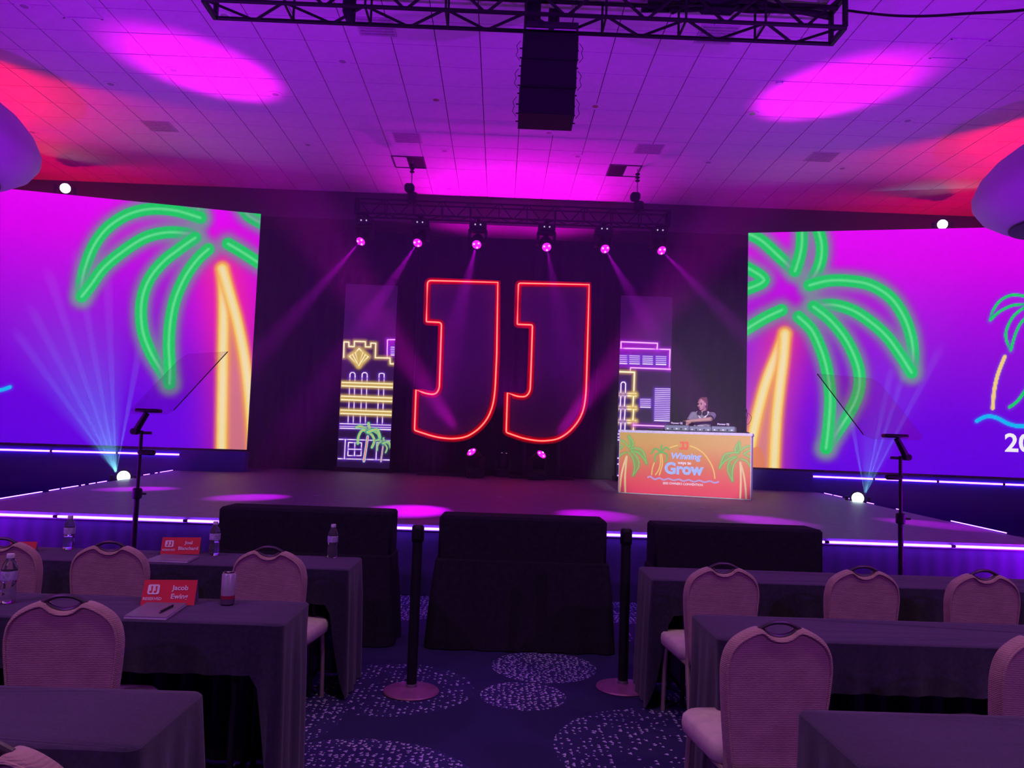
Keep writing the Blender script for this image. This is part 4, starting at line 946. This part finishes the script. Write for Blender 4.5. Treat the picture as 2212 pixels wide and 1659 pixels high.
def prompter(side, px_foot, px_top, corners, label):
    """corners (px): bottom pole-side, bottom outer, top outer, top other"""
    Yp = 7.15
    top = atY(px_top[0], px_top[1], Yp)
    t = empty('teleprompter', (top.x, Yp, 0), 0, label, 'teleprompter', 'teleprompters')
    L = top.z
    MB().tube([(0, 0, .02), (0, 0, L*.62)], .024, 12).build('lower_pole', m_black, t)
    MB().tube([(0, 0, L*.6), (0, 0, L)], .016, 12).build('upper_pole', m_black, t)
    zc = DZ+.30-.1
    MB().lathe([(.03, -.05), (.042, -.04), (.042, .04), (.03, .05)], 14, (0, 0, L*.62)).build('collar', m_black, t)
    MB().tube([(.03, -.01, L*.62), (.085, -.01, L*.62)], .010, 8).build('collar_knob', m_black, t)
    MB().lathe([(.20, 0), (.20, .02), (.05, .035), (.03, .05)], 24).build('foot_plate', m_black, t)
    # tilting bracket
    br_ = MB(); s = side
    br_.tube([(s*.06, 0, L-.02), (s*.02, -.02, L+.04), (-s*.05, -.03, L+.16)], [.032, .03, .026], 10)
    b_ = br_.build('tilt_bracket', m_black, t)
    MB().tube([(s*.06, -.04, L-.01), (s*.06, .05, L-.01)], .03, 12).build('pivot', m_black, b_)
    MB().tube([(-s*.02, 0, L-.02), (-s*.09, 0, L-.02)], .014, 10).build('tilt_knob', m_black, b_)
    MB().bbox((-s*.05, .0, L+.185), (.22, .10, .035), .01).build('glass_clamp', m_black, t)
    MB().bbox((-s*.06, 0, L-.20), (.16, .05, .05), .015).build('clamp_arm', m_black, t)
    # glass sheet: bottom edge e1, side edge e2, square to each other, face toward the stage middle and down
    P = corners; hw, tb = .22, .40
    V_ = [atY(*P[0], Yp+hw), atY(*P[1], Yp-hw), atY(*P[2], Yp-hw+tb), atY(*P[3], Yp+hw+tb)]; V_ = [v-Vector(t.location) for v in V_]
    o0 = V_[0]; e1 = V_[1]-V_[0]; e2 = (V_[2]-V_[1])*.5+(V_[3]-V_[0])*.5
    n = e1.cross(e2).normalized()*.004
    ch = .10
    out = [(ch, 0), (1-ch, 0), (1, ch*.6), (1, 1), (ch, 1), (0, 1-ch*.8), (0, ch*.6)]
    vs = [o0+e1*u+e2*v-n for u, v in out]+[o0+e1*u+e2*v+n for u, v in out]; m_ = len(out)
    mb = MB(); mb.add(vs, [tuple(range(m_))[::-1], tuple(range(m_, 2*m_))]+[(i, (i+1) % m_, m_+(i+1) % m_, m_+i) for i in range(m_)])
    gl = mb.build('glass', m_glass, t, False)
    q = [o0+e1*u+e2*v for u, v in ((1, ch*.6), (1, 1))]; MB().tube(q, .0045, 6).build('glass_edge', m_black, gl)
prompter(-1, (290, 1115), (306, 930), [(275, 893), (367, 895), (490, 757), (400, 768)], 'teleprompter glass on a black pole before the palm screen with the blue spotlight')
prompter(1, (1944, 1200), (1945, 985), [(2000, 951), (1872, 948), (1768, 808), (1890, 818)], 'teleprompter glass on a black pole before the screen behind the DJ booth')

# ------------------------------------------------------------------ draped confidence monitors before the stage
def rounded_rect(wx, wy, r, n=4):
    P = []
    for cx, cy, a0 in ((wx/2-r, -wy/2+r, -90), (wx/2-r, wy/2-r, 0), (-wx/2+r, wy/2-r, 90), (-wx/2+r, -wy/2+r, 180)):
        for i in range(n+1): a_ = radians(a0+90*i/n); P.append((cx+r*cos(a_), cy+r*sin(a_)))
    return P
def cloth_mesh(wx, wy, drop_fn, H, amp=.02, r=.03, step=.035, seed=0, flare=.02, wl=.13):
    """tablecloth: flat top at height H with hanging sides; drop_fn(x, y, nx, ny)->length"""
    rnd = random.Random(seed); base = rounded_rect(wx, wy, r); P = []
    for (x0, y0), (x1, y1) in zip(base, base[1:]+base[:1]):
        L = math.hypot(x1-x0, y1-y0); n = max(1, int(L/step))
        for k_ in range(n): t_ = k_/n; P.append((x0+(x1-x0)*t_, y0+(y1-y0)*t_))
    m_ = len(P); N = []
    for i in range(m_):
        ax, ay = P[i-1]; bx_, by_ = P[(i+1) % m_]; l = math.hypot(bx_-ax, by_-ay); N.append(((by_-ay)/l, -(bx_-ax)/l))
    mb = MB(); s_ = 0; ph = rnd.uniform(0, 6); S_ = []
    for i in range(m_): S_.append(s_); s_ += math.hypot(P[(i+1) % m_][0]-P[i][0], P[(i+1) % m_][1]-P[i][1])
    rows = [0, .006, .02, .06, .15, .3, .5, .75, 1]
    for j, g in enumerate(rows):
        for i in range(m_):
            d_ = drop_fn(P[i][0], P[i][1], *N[i])
            z = -g*d_; fold = amp*min(1, (g*d_)/.25)*(sin(2*pi*S_[i]/wl+ph)+.6*sin(2*pi*S_[i]/wl*.43+ph*2))
            off = .004*(1 if j else 0)+flare*g*d_/.7+fold*(1 if g > .01 else 0)
            inset = -.006 if j == 0 else 0
            mb.v.append((P[i][0]+N[i][0]*(off+inset), P[i][1]+N[i][1]*(off+inset), H+z+(.003 if j == 0 else 0)))
    for j in range(len(rows)-1):
        for i in range(m_): mb.f.append((j*m_+i, j*m_+(i+1) % m_, (j+1)*m_+(i+1) % m_, (j+1)*m_+i))
    # top as a few rings so small sags can show
    c = len(mb.v); mb.v.append((0, 0, H+.002))
    prev = list(range(m_))
    for sc in (.85, .5):
        b0 = len(mb.v)
        for i in range(m_): mb.v.append((P[i][0]*sc, P[i][1]*sc, H+.003+rnd.uniform(-.0012, .0012)))
        for i in range(m_): mb.f.append((prev[i], prev[(i+1) % m_], b0+(i+1) % m_, b0+i))
        prev = list(range(b0, b0+m_))
    for i in range(m_): mb.f.append((prev[i], prev[(i+1) % m_], c))
    return mb
ymon = 5.80
mons = [((500, 1088), (858, 1100), 'beside the first stanchion, behind the tables with name cards'), ((955, 1108), (1302, 1115), 'standing alone in the centre aisle between the stanchions'), ((1401, 1124), (1748, 1138), 'beside the second stanchion, behind the tables with empty chairs')]
for i, (l_, r_, pl) in enumerate(mons):
    A, B = atY(*l_, ymon+.3), atY(*r_, ymon+.3); wd = B.x-A.x; h_ = (A.z+B.z)/2; cxm = (A.x+B.x)/2
    t = empty('draped_monitor', (cxm, ymon+.18, 0), 0, 'black cloth-covered floor monitor stand '+pl, 'monitor stand', 'draped monitor stands')
    MB().bbox((0, .02, h_-.17), (wd, .34, .34), .02).build('monitor_cover', m_drape, t)
    cloth_mesh(wd+.02, .40, lambda x, y, nx, ny: h_-.32-.008, h_-.32, .012, .03, .04, i, .05, .22).build('skirt', m_drape, t)
# stanchions
m_base = mat('stanchion_base', (.40, .13, .32), .4, .4)
for (x, y), ytop, pl in (((888, 1500), 1137, 'on the aisle side with the name-card tables'), ((1345, 1492), 1140, 'on the aisle side with the empty tables')):
    p = atZ(x, y-5, 0); t = empty('stanchion', p, 0, 'black belt stanchion with round base '+pl, 'stanchion', 'belt stanchions'); h_ = 1.0
    MB().lathe([(.165, 0), (.17, .006), (.165, .014), (.10, .024), (.045, .032), (.03, .034)], 36).build('base', m_base, t)
    MB().lathe([(.034, .02), (.034, .05), (.031, .052)], 20).build('collar', m_steel, t)
    MB().tube([(0, 0, .04), (0, 0, h_-.09)], .031, 18).build('post', m_black, t)
    MB().lathe([(.034, h_-.10), (.038, h_-.095), (.038, h_-.012), (.03, h_), (.004, h_)], 20).build('belt_head', m_black, t)
    MB().box((0, -.04, h_-.05), (.04, .012, .06)).build('belt_clip', m_black, t, False)

# ------------------------------------------------------------------ tables and cloths
HT = .748
m_top = mat('table_laminate', (.12, .09, .08), .5)
tabs = []
def table(xi, side, y_near, y_far, label, clabel, seed, ln=1.83, drop=.20):
    """xi: aisle end; side -1 left, +1 right; two classroom tables end to end under one cloth"""
    cx = xi+side*ln/2; cy = (y_near+y_far)/2; wy = y_far-y_near
    t = empty('classroom_table', (cx, cy, 0), 0, label, 'table', 'rows of classroom tables')
    MB().bbox((0, 0, HT-.018), (ln-.03, wy-.03, .03), .005).build('table_top', m_top, t)
    for sx in (-1, 1):
        for sy in (-1, 1): MB().tube([(sx*(ln/2-.2), sy*(wy/2-.07), 0), (sx*(ln/2-.2), sy*(wy/2-.07), HT-.03)], .014, 10).build('leg', m_black, t)
        MB().tube([(sx*(ln/2-.2), -wy/2+.07, .10), (sx*(ln/2-.2), wy/2-.07, .10)], .011, 8).build('stretcher', m_black, t)
    def dr(x, y, nx, ny):
        if ny < -.5:
            e_ = (ln/2-abs(x)); return drop if e_ > .10 else drop+(HT-.015-drop)*max(0, 1-e_/.10)
        return HT-.012
    o = cloth_mesh(ln, wy, dr, HT, .011, .03, .03, seed, .02).build('tablecloth', m_cloth); o.location = (cx, cy, 0)
    tag(o, clabel, 'tablecloth', 'black tablecloths')
    return t
AL, AR = -.86, .935
rows = [(4.58, 5.06), (3.22, 3.68), (1.95, 2.39)]
LT = ['front-row table with the white-lettered pink name card', 'second-row table with the bright red name card and drink can', 'empty foreground table at the bottom corner below the red name card']
RT = ['front-row table with three chairs, on the empty side', 'second-row table behind the largest chair', 'empty foreground table at the bottom corner below the largest chair']
for (yn, yf), a_, b_, i in zip(rows, LT, RT, range(3)):
    table(AL, -1, yn, yf, 'folding '+a_, 'black cloth over the '+a_, i, 3.6); table(AR, 1, yn, yf, 'folding '+b_, 'black cloth over the '+b_, 10+i, 3.6)

# ------------------------------------------------------------------ banquet chairs
def chair_fabric():
    m = mat('chair_fabric', (.47, .29, .29), .85, 0, .12, 14, spec=.25, sheen=.25); nt = m.node_tree; b = nt.nodes['Principled BSDF']
    tc = nt.nodes.new('ShaderNodeTexCoord'); wv = nt.nodes.new('ShaderNodeTexWave'); wv.bands_direction = 'Z'; wv.inputs['Scale'].default_value = 48; wv.inputs['Distortion'].default_value = 2.6; wv.inputs['Detail'].default_value = 2; wv.inputs['Detail Scale'].default_value = 3
    nt.links.new(tc.outputs['Object'], wv.inputs['Vector']); bp = nt.nodes.new('ShaderNodeBump'); bp.inputs['Strength'].default_value = .3; bp.inputs['Distance'].default_value = .004
    nt.links.new(wv.outputs['Fac'], bp.inputs['Height']); nt.links.new(bp.outputs[0], b.inputs['Normal']); return m
m_chair = chair_fabric(); m_seat = mat('seat_fabric', (.72, .60, .54), .8, 0, .08, 20, .15, 250, spec=.3); m_handle = mat('handle_metal', (.10, .08, .10), .42, .6)
def back_outline():
    """right half then mirrored: (x, z) of the back, z from seat level"""
    half = [(0, .355), (.10, .357), (.145, .365), (.168, .395), (.178, .46), (.190, .56), (.200, .66), (.205, .74), (.202, .78), (.192, .818), (.168, .853), (.125, .882), (.085, .897), (.066, .893), (.045, .877), (.022, .868), (0, .865)]
    half = [tuple(p) for p in cr(half, 3)]
    return half+[(-x, z) for x, z in half[-2:0:-1]]
def make_chair():
    t = empty('banquet_chair'); O = back_outline(); n = len(O); cz = .63
    # faces -Y is the rear side (seen by the camera); the seat lies toward +Y
    lean = lambda z: -.10*(z-.45)
    mb = MB(); rings = [(1, .040), (1.0, .012), (.985, .0), (.95, -.006), (.90, -.004), (.6, -.007), (.25, -.008)]
    rings = [(.25, .055), (.6, .055), (.9, .052), (.985, .045)]+rings
    for sc, y in rings:
        for x, z in O: zz = cz+(z-cz)*sc; mb.v.append((x*sc, y+lean(zz), zz))
    for j in range(len(rings)-1):
        for i in range(n): mb.f.append((j*n+i, j*n+(i+1) % n, (j+1)*n+(i+1) % n, (j+1)*n+i))
    mb.f.append(tuple(range(n))); mb.f.append(tuple((len(rings)-1)*n+i for i in range(n))[::-1])
    bk = mb.build('backrest', m_chair, t, 'all')
    MB().tube([(x*.945, -.007+lean(cz+(z-cz)*.945), cz+(z-cz)*.945) for x, z in O], .0042, 6, True).build('piping', m_chair, bk)
    # handle loop in the dip of the top edge
    hd = [(-.078, .893), (-.055, .905), (-.03, .915), (0, .918), (.03, .915), (.055, .905), (.078, .893)]
    lo = [(.060, .889), (.04, .876), (.018, .869), (0, .867), (-.018, .869), (-.04, .876), (-.060, .889)]
    mb = MB(); mb.tube([(x, .016+lean(z), z) for x, z in cr(hd, 3)], .0085, 8); mb.tube([(x, .016+lean(z), z) for x, z in cr(lo, 3)], .0085, 8); mb.build('handle', m_handle, t)
    # seat: rounded cushion
    so = rounded_rect(.43, .42, .09, 6); mb = MB(); m_ = len(so)
    prof = [(.80, .375), (.93, .378), (.985, .392), (1, .42), (.985, .445), (.93, .458), (.6, .466), (.2, .468)]
    for sc, z in prof:
        for x, y in so: mb.v.append((x*sc*(1 if y > 0 else .95), .045+.21+y*sc, z))
    for j in range(len(prof)-1):
        for i in range(m_): mb.f.append((j*m_+i, j*m_+(i+1) % m_, (j+1)*m_+(i+1) % m_, (j+1)*m_+i))
    mb.f.append(tuple(range(m_))); mb.f.append(tuple((len(prof)-1)*m_+i for i in range(m_))); mb.build('seat', m_seat, t, 'all')
    for sx in (-1, 1):
        MB().tube(cr([(sx*.165, .03, .50), (sx*.17, .025, .38), (sx*.172, -.02, .18), (sx*.175, -.075, .0)], 5), .0125, 8).build('leg', m_tan, t)
        MB().tube(cr([(sx*.175, .40, .385), (sx*.18, .415, .20), (sx*.182, .425, 0)], 5), .0125, 8).build('leg', m_tan, t)
        MB().tube([(sx*.168, .025, .372), (sx*.176, .40, .374)], .011, 8).build('seat_rail', m_tan, t)
    return t
chair0 = make_chair(); first = True
def chair(px_, py_, Y, rz, label):
    """placed so that the top of the handle falls on a pixel at depth Y"""
    global first
    p = atY(px_, py_, Y); o = chair0 if first else copy_tree(chair0); first = False
    o.location = (p.x+.045*sin(radians(rz))*-1, Y+.03, 0); o.rotation_euler.z = radians(rz); tag(o, label, 'chair', 'banquet chairs')
    print('chair', label, round(p.z, 3))
chair(138, 1328, 2.86, 4, 'pinkish banquet chair at the second-row table with the red name card')
chair(581, 1197, 4.22, -6, 'pinkish banquet chair behind the drink can, at the front-row table')
chair(238, 1183, 4.22, 2, 'pinkish banquet chair directly behind the red name card, at the front-row table')
chair(5, 1166, 4.22, 2, 'pinkish banquet chair behind the big bottle, cut by the picture edge')
chair(1685, 1348, 2.80, 5, 'largest pinkish banquet chair in the foreground, its seat turned to the aisle')
chair(2258, 1392, 2.80, 14, 'foreground pinkish banquet chair cut off by the picture edge')
chair(1563, 1212, 4.16, 4, 'pinkish banquet chair nearest the aisle at the empty front-row table')
chair(1866, 1217, 4.22, 2, 'pinkish banquet chair in the middle of the empty front-row table')
chair(2126, 1225, 4.22, 2, 'third pinkish banquet chair from the aisle at the empty front-row table')
chair(2330, 1232, 4.22, 2, 'outermost pinkish banquet chair at the empty front-row table, only a sliver seen')
chair(-60, 1600, 1.56, 0, 'pinkish banquet chair at the foreground table, only a corner seen')

# ------------------------------------------------------------------ things on the tables
m_pet = mat('clear_plastic', (.93, .90, 1.0), .05, 0, .02, 20, trans=.93, ior=1.33)
m_label = mat('bottle_label', (.45, .42, .62), .4, 0, .3, 80); m_water = mat('water', (.95, .95, 1), .0, 0, 0, 5, trans=1., ior=1.33)
def make_bottle():
    t = empty('water_bottle')
    R = [(.024, .0), (.031, .004), (.0325, .014), (.031, .024), (.0325, .034), (.0322, .05), (.030, .062), (.0285, .075), (.030, .088), (.0322, .098), (.0322, .14), (.031, .15), (.026, .168), (.018, .184), (.0135, .190), (.0135, .200)]
    MB().lathe(R, 24).build('bottle_body', m_pet, t, 'all')
    MB().lathe([(.0330, .098), (.0334, .10), (.0334, .136), (.0330, .138), (.0326, .138), (.0326, .098)], 24).build('wrapper', m_label, t)
    MB().lathe([(.0155, .192), (.016, .194), (.016, .208), (.0145, .211), (.003, .211)], 20).build('cap', m_white, t)
    MB().lathe([(.015, .187), (.0168, .188), (.0168, .190), (.015, .191)], 16).build('neck_ring', m_pet, t)
    return t
b0 = None
for (x, y), pl in (((717, 1206), 'alone near the aisle end of the front-row table'), ((462, 1201), 'beside the pale red name card on the front-row table'), ((147, 1188), 'at the front-row table between two chairs'), ((15, 1303), 'on the second-row table at the picture edge'), ((4, 1104), 'far back against the stage light strip at the picture edge')):
    if y == 1104: continue
    p = atZ(x, y-2, HT+.006)
    if b0 is None: b0 = make_bottle(); o = b0
    else: o = copy_tree(b0)
    o.location = (p.x, p.y, HT+.005); tag(o, 'clear plastic water bottle '+pl, 'bottle', 'water bottles'); o.rotation_euler.z = x
m_red = mat('card_red', (.72, .02, .05), .5, 0, .04, 5); m_cardback = mat('card_back', (.55, .50, .55), .6)
m_book = mat('notebook_cover', (.22, .16, .24), .45, 0, .06, 12); m_page = mat('page_edge', (.66, .60, .68), .7); m_ink = mat('card_white', (.85, .80, .82), .5)
def tent(x0, x1, yb, yt, l1, l2, label, rz, detail=True):
    A = atZ(x0, yb, HT+.005); B = atZ(x1, yb, HT+.005); wd = (B-A).length; mid = (A+B)/2; an = math.atan2(B.y-A.y, B.x-A.x)
    px2 = mid.y/F; h_ = (yb-yt)*px2*1.02; dp = h_*.42
    t = empty('name_card', (mid.x, mid.y, HT+.004), an, label, 'name card', 'folded name cards')
    f_ = Vector((0, 0, 0)); th = .0012
    def sheet(y0, y1, nm, m):
        vs = [(-wd/2, y0, 0), (wd/2, y0, 0), (wd/2, y1, h_), (-wd/2, y1, h_)]
        mb = MB(); mb.add(vs+[(x, y+th*1.2, z) for x, y, z in vs], [(0, 1, 2, 3), (7, 6, 5, 4), (0, 4, 5, 1), (1, 5, 6, 2), (2, 6, 7, 3), (3, 7, 4, 0)]); return mb.build(nm, m, t, False)
    fr = sheet(0, dp, 'front_leaf', m_red); sheet(dp*2, dp, 'rear_leaf', m_cardback)
    ang = math.atan2(h_, dp); rot = (ang, 0, 0)
    def on(u, v): return (u*wd, v*dp-.002, v*h_+.0005)
    if not detail: return t
    # logo: rounded square with two J strokes, and the small reserved line below
    R = Matrix.Rotation(ang, 4, 'X')
    mb = MB(); q = rounded_rect(wd*.22, h_*.42, .008); mb.prism(q, 0, .0008, 'z'); o = mb.build('logo_badge', m_ink, fr, False); o.location = on(-.30, .62); o.rotation_euler = rot
    for dx in (-.035, .035):
        s_ = wd*.055; mb = MB(); mb.prism([(-s_*.2, h_*.14), (s_*.45, h_*.14), (s_*.45, -h_*.10), (s_*.1, -h_*.16), (-s_*.6, -h_*.14), (-s_*.6, -h_*.06), (0, -h_*.06)], .0008, .0014, 'z')
        o2 = mb.build('logo_stroke', m_red, fr, False); o2.location = on(-.30+dx*1.2, .62); o2.rotation_euler = rot
    text_obj('lettering', 'RESERVED', h_*.17, m_ink, fr, on(-.30, .25), rot, .0003, .0003)
    text_obj('lettering', l1, h_*.30, m_ink, fr, on(.20, .68), rot, .0006, .0003)
    text_obj('lettering', l2, h_*.30, m_ink, fr, on(.20, .34), rot, .0006, .0003)
    return t
def notebook(c, wd, dp, h_, rz, label):
    """c: pixel of the near-left corner"""
    P = [atZ(x, y, HT+.005+(h_ if 1 else 0)) for x, y in c]; mid = sum(P, Vector())/4
    t = empty('notebook', (mid.x, mid.y, HT+.004), 0, label, 'notebook', 'notebooks')
    L = [p-mid for p in P]
    def slab(z0, z1, k_, nm, m):
        mb = MB(); mb.add([(p.x*k_, p.y*k_, z0) for p in L]+[(p.x*k_, p.y*k_, z1) for p in L], [(3, 2, 1, 0), (4, 5, 6, 7), (0, 1, 5, 4), (1, 2, 6, 5), (2, 3, 7, 6), (3, 0, 4, 7)]); mb.build(nm, m, t, False)
    slab(0, h_*.12, 1, 'back_cover', m_book); slab(h_*.12, h_*.9, .992, 'pages', m_page); slab(h_*.9, h_, 1, 'front_cover', m_book)
tent(303, 419, 1307, 1259, 'Jacob', 'Ewing', 'bright red folded name card reading Jacob Ewing on the second-row table', 0)
tent(346, 430, 1197, 1164, 'Joel', 'Blanchard', 'pinkish red folded name card reading Joel Blanchard on the front-row table', 0)
tent(18, 76, 1192, 1172, '', '', 'red name card mostly hidden by the chair at the picture edge', 0, False)
notebook([(267, 1330), (359, 1333), (404, 1302), (318, 1300)], 0, 0, .012, 0, 'white-edged notebook with a pen on it before the bright red name card')
notebook([(314, 1209), (405, 1212), (430, 1200), (352, 1196)], 0, 0, .010, 0, 'white-edged notebook before the pinkish name card')
A, B = atZ(346, 1322, HT+.021), atZ(373, 1308, HT+.021); c_ = (A+B)/2
t = empty('pen', c_, 0, 'black pen lying on the notebook before the bright red card', 'pen'); d_ = (B-A).normalized()
MB().tube([A-c_, B-c_], .005, 8).build('barrel', m_black, t); MB().tube([A-c_-d_*.012, A-c_], [.001, .004], 8).build('tip', m_steel, t); MB().box((B-c_-d_*.02)+Vector((0, 0, .006)), (.004, .03, .003)).build('clip', m_steel, t, False)
# slim drink can
p = atZ(491, 1306, HT+.005); t = empty('drink_can', (p.x, p.y, HT+.005), 0, 'slim white and red drink can on the second-row table', 'can')
hcan = atY(491, 1236, p.y).z-HT-.005; rc = .0295*p.y/3.4
m_canw = mat('can_white', (.52, .47, .56), .35, .3); m_canr = mat('can_red', (.5, .03, .08), .35, .3)
MB().lathe([(rc*.82, 0), (rc, hcan*.04), (rc, hcan*.20)], 28).build('lower_band', mat('can_grey', (.16, .12, .18), .35, .4), t)
MB().lathe([(rc*1.001, hcan*.20), (rc*1.001, hcan*.30)], 28).build('red_band', m_canr, t)
MB().lathe([(rc, hcan*.30), (rc, hcan*.93), (rc*.84, hcan*.985)], 28).build('can_body', m_canw, t)
MB().lathe([(rc*.84, hcan*.98), (rc*.86, hcan), (rc*.80, hcan), (rc*.78, hcan*.985), (rc*.02, hcan*.985)], 28).build('rim', m_steel, t)
MB().box((0, -.006, hcan+.001), (.014, .02, .002)).build('pull_tab', m_steel, t, False)

# ------------------------------------------------------------------ stage haze
HAZE = 0.019
if HAZE:
    m = bpy.data.materials.new('haze'); m.use_nodes = True; nt = m.node_tree; nt.nodes.remove(nt.nodes['Principled BSDF'])
    vs = nt.nodes.new('ShaderNodeVolumeScatter'); vs.inputs['Density'].default_value = HAZE; vs.inputs['Anisotropy'].default_value = 0.0; vs.inputs['Color'].default_value = (1, 1, 1, 1)
    nt.links.new(vs.outputs[0], nt.nodes['Material Output'].inputs['Volume'])
    hz = MB().box((0, 13.4, 3.55), (22, 7.0, 5.7)).build('stage_haze', m, None, False)
    tag(hz, 'thin violet haze hanging over the whole stage', 'haze', kind='stuff')
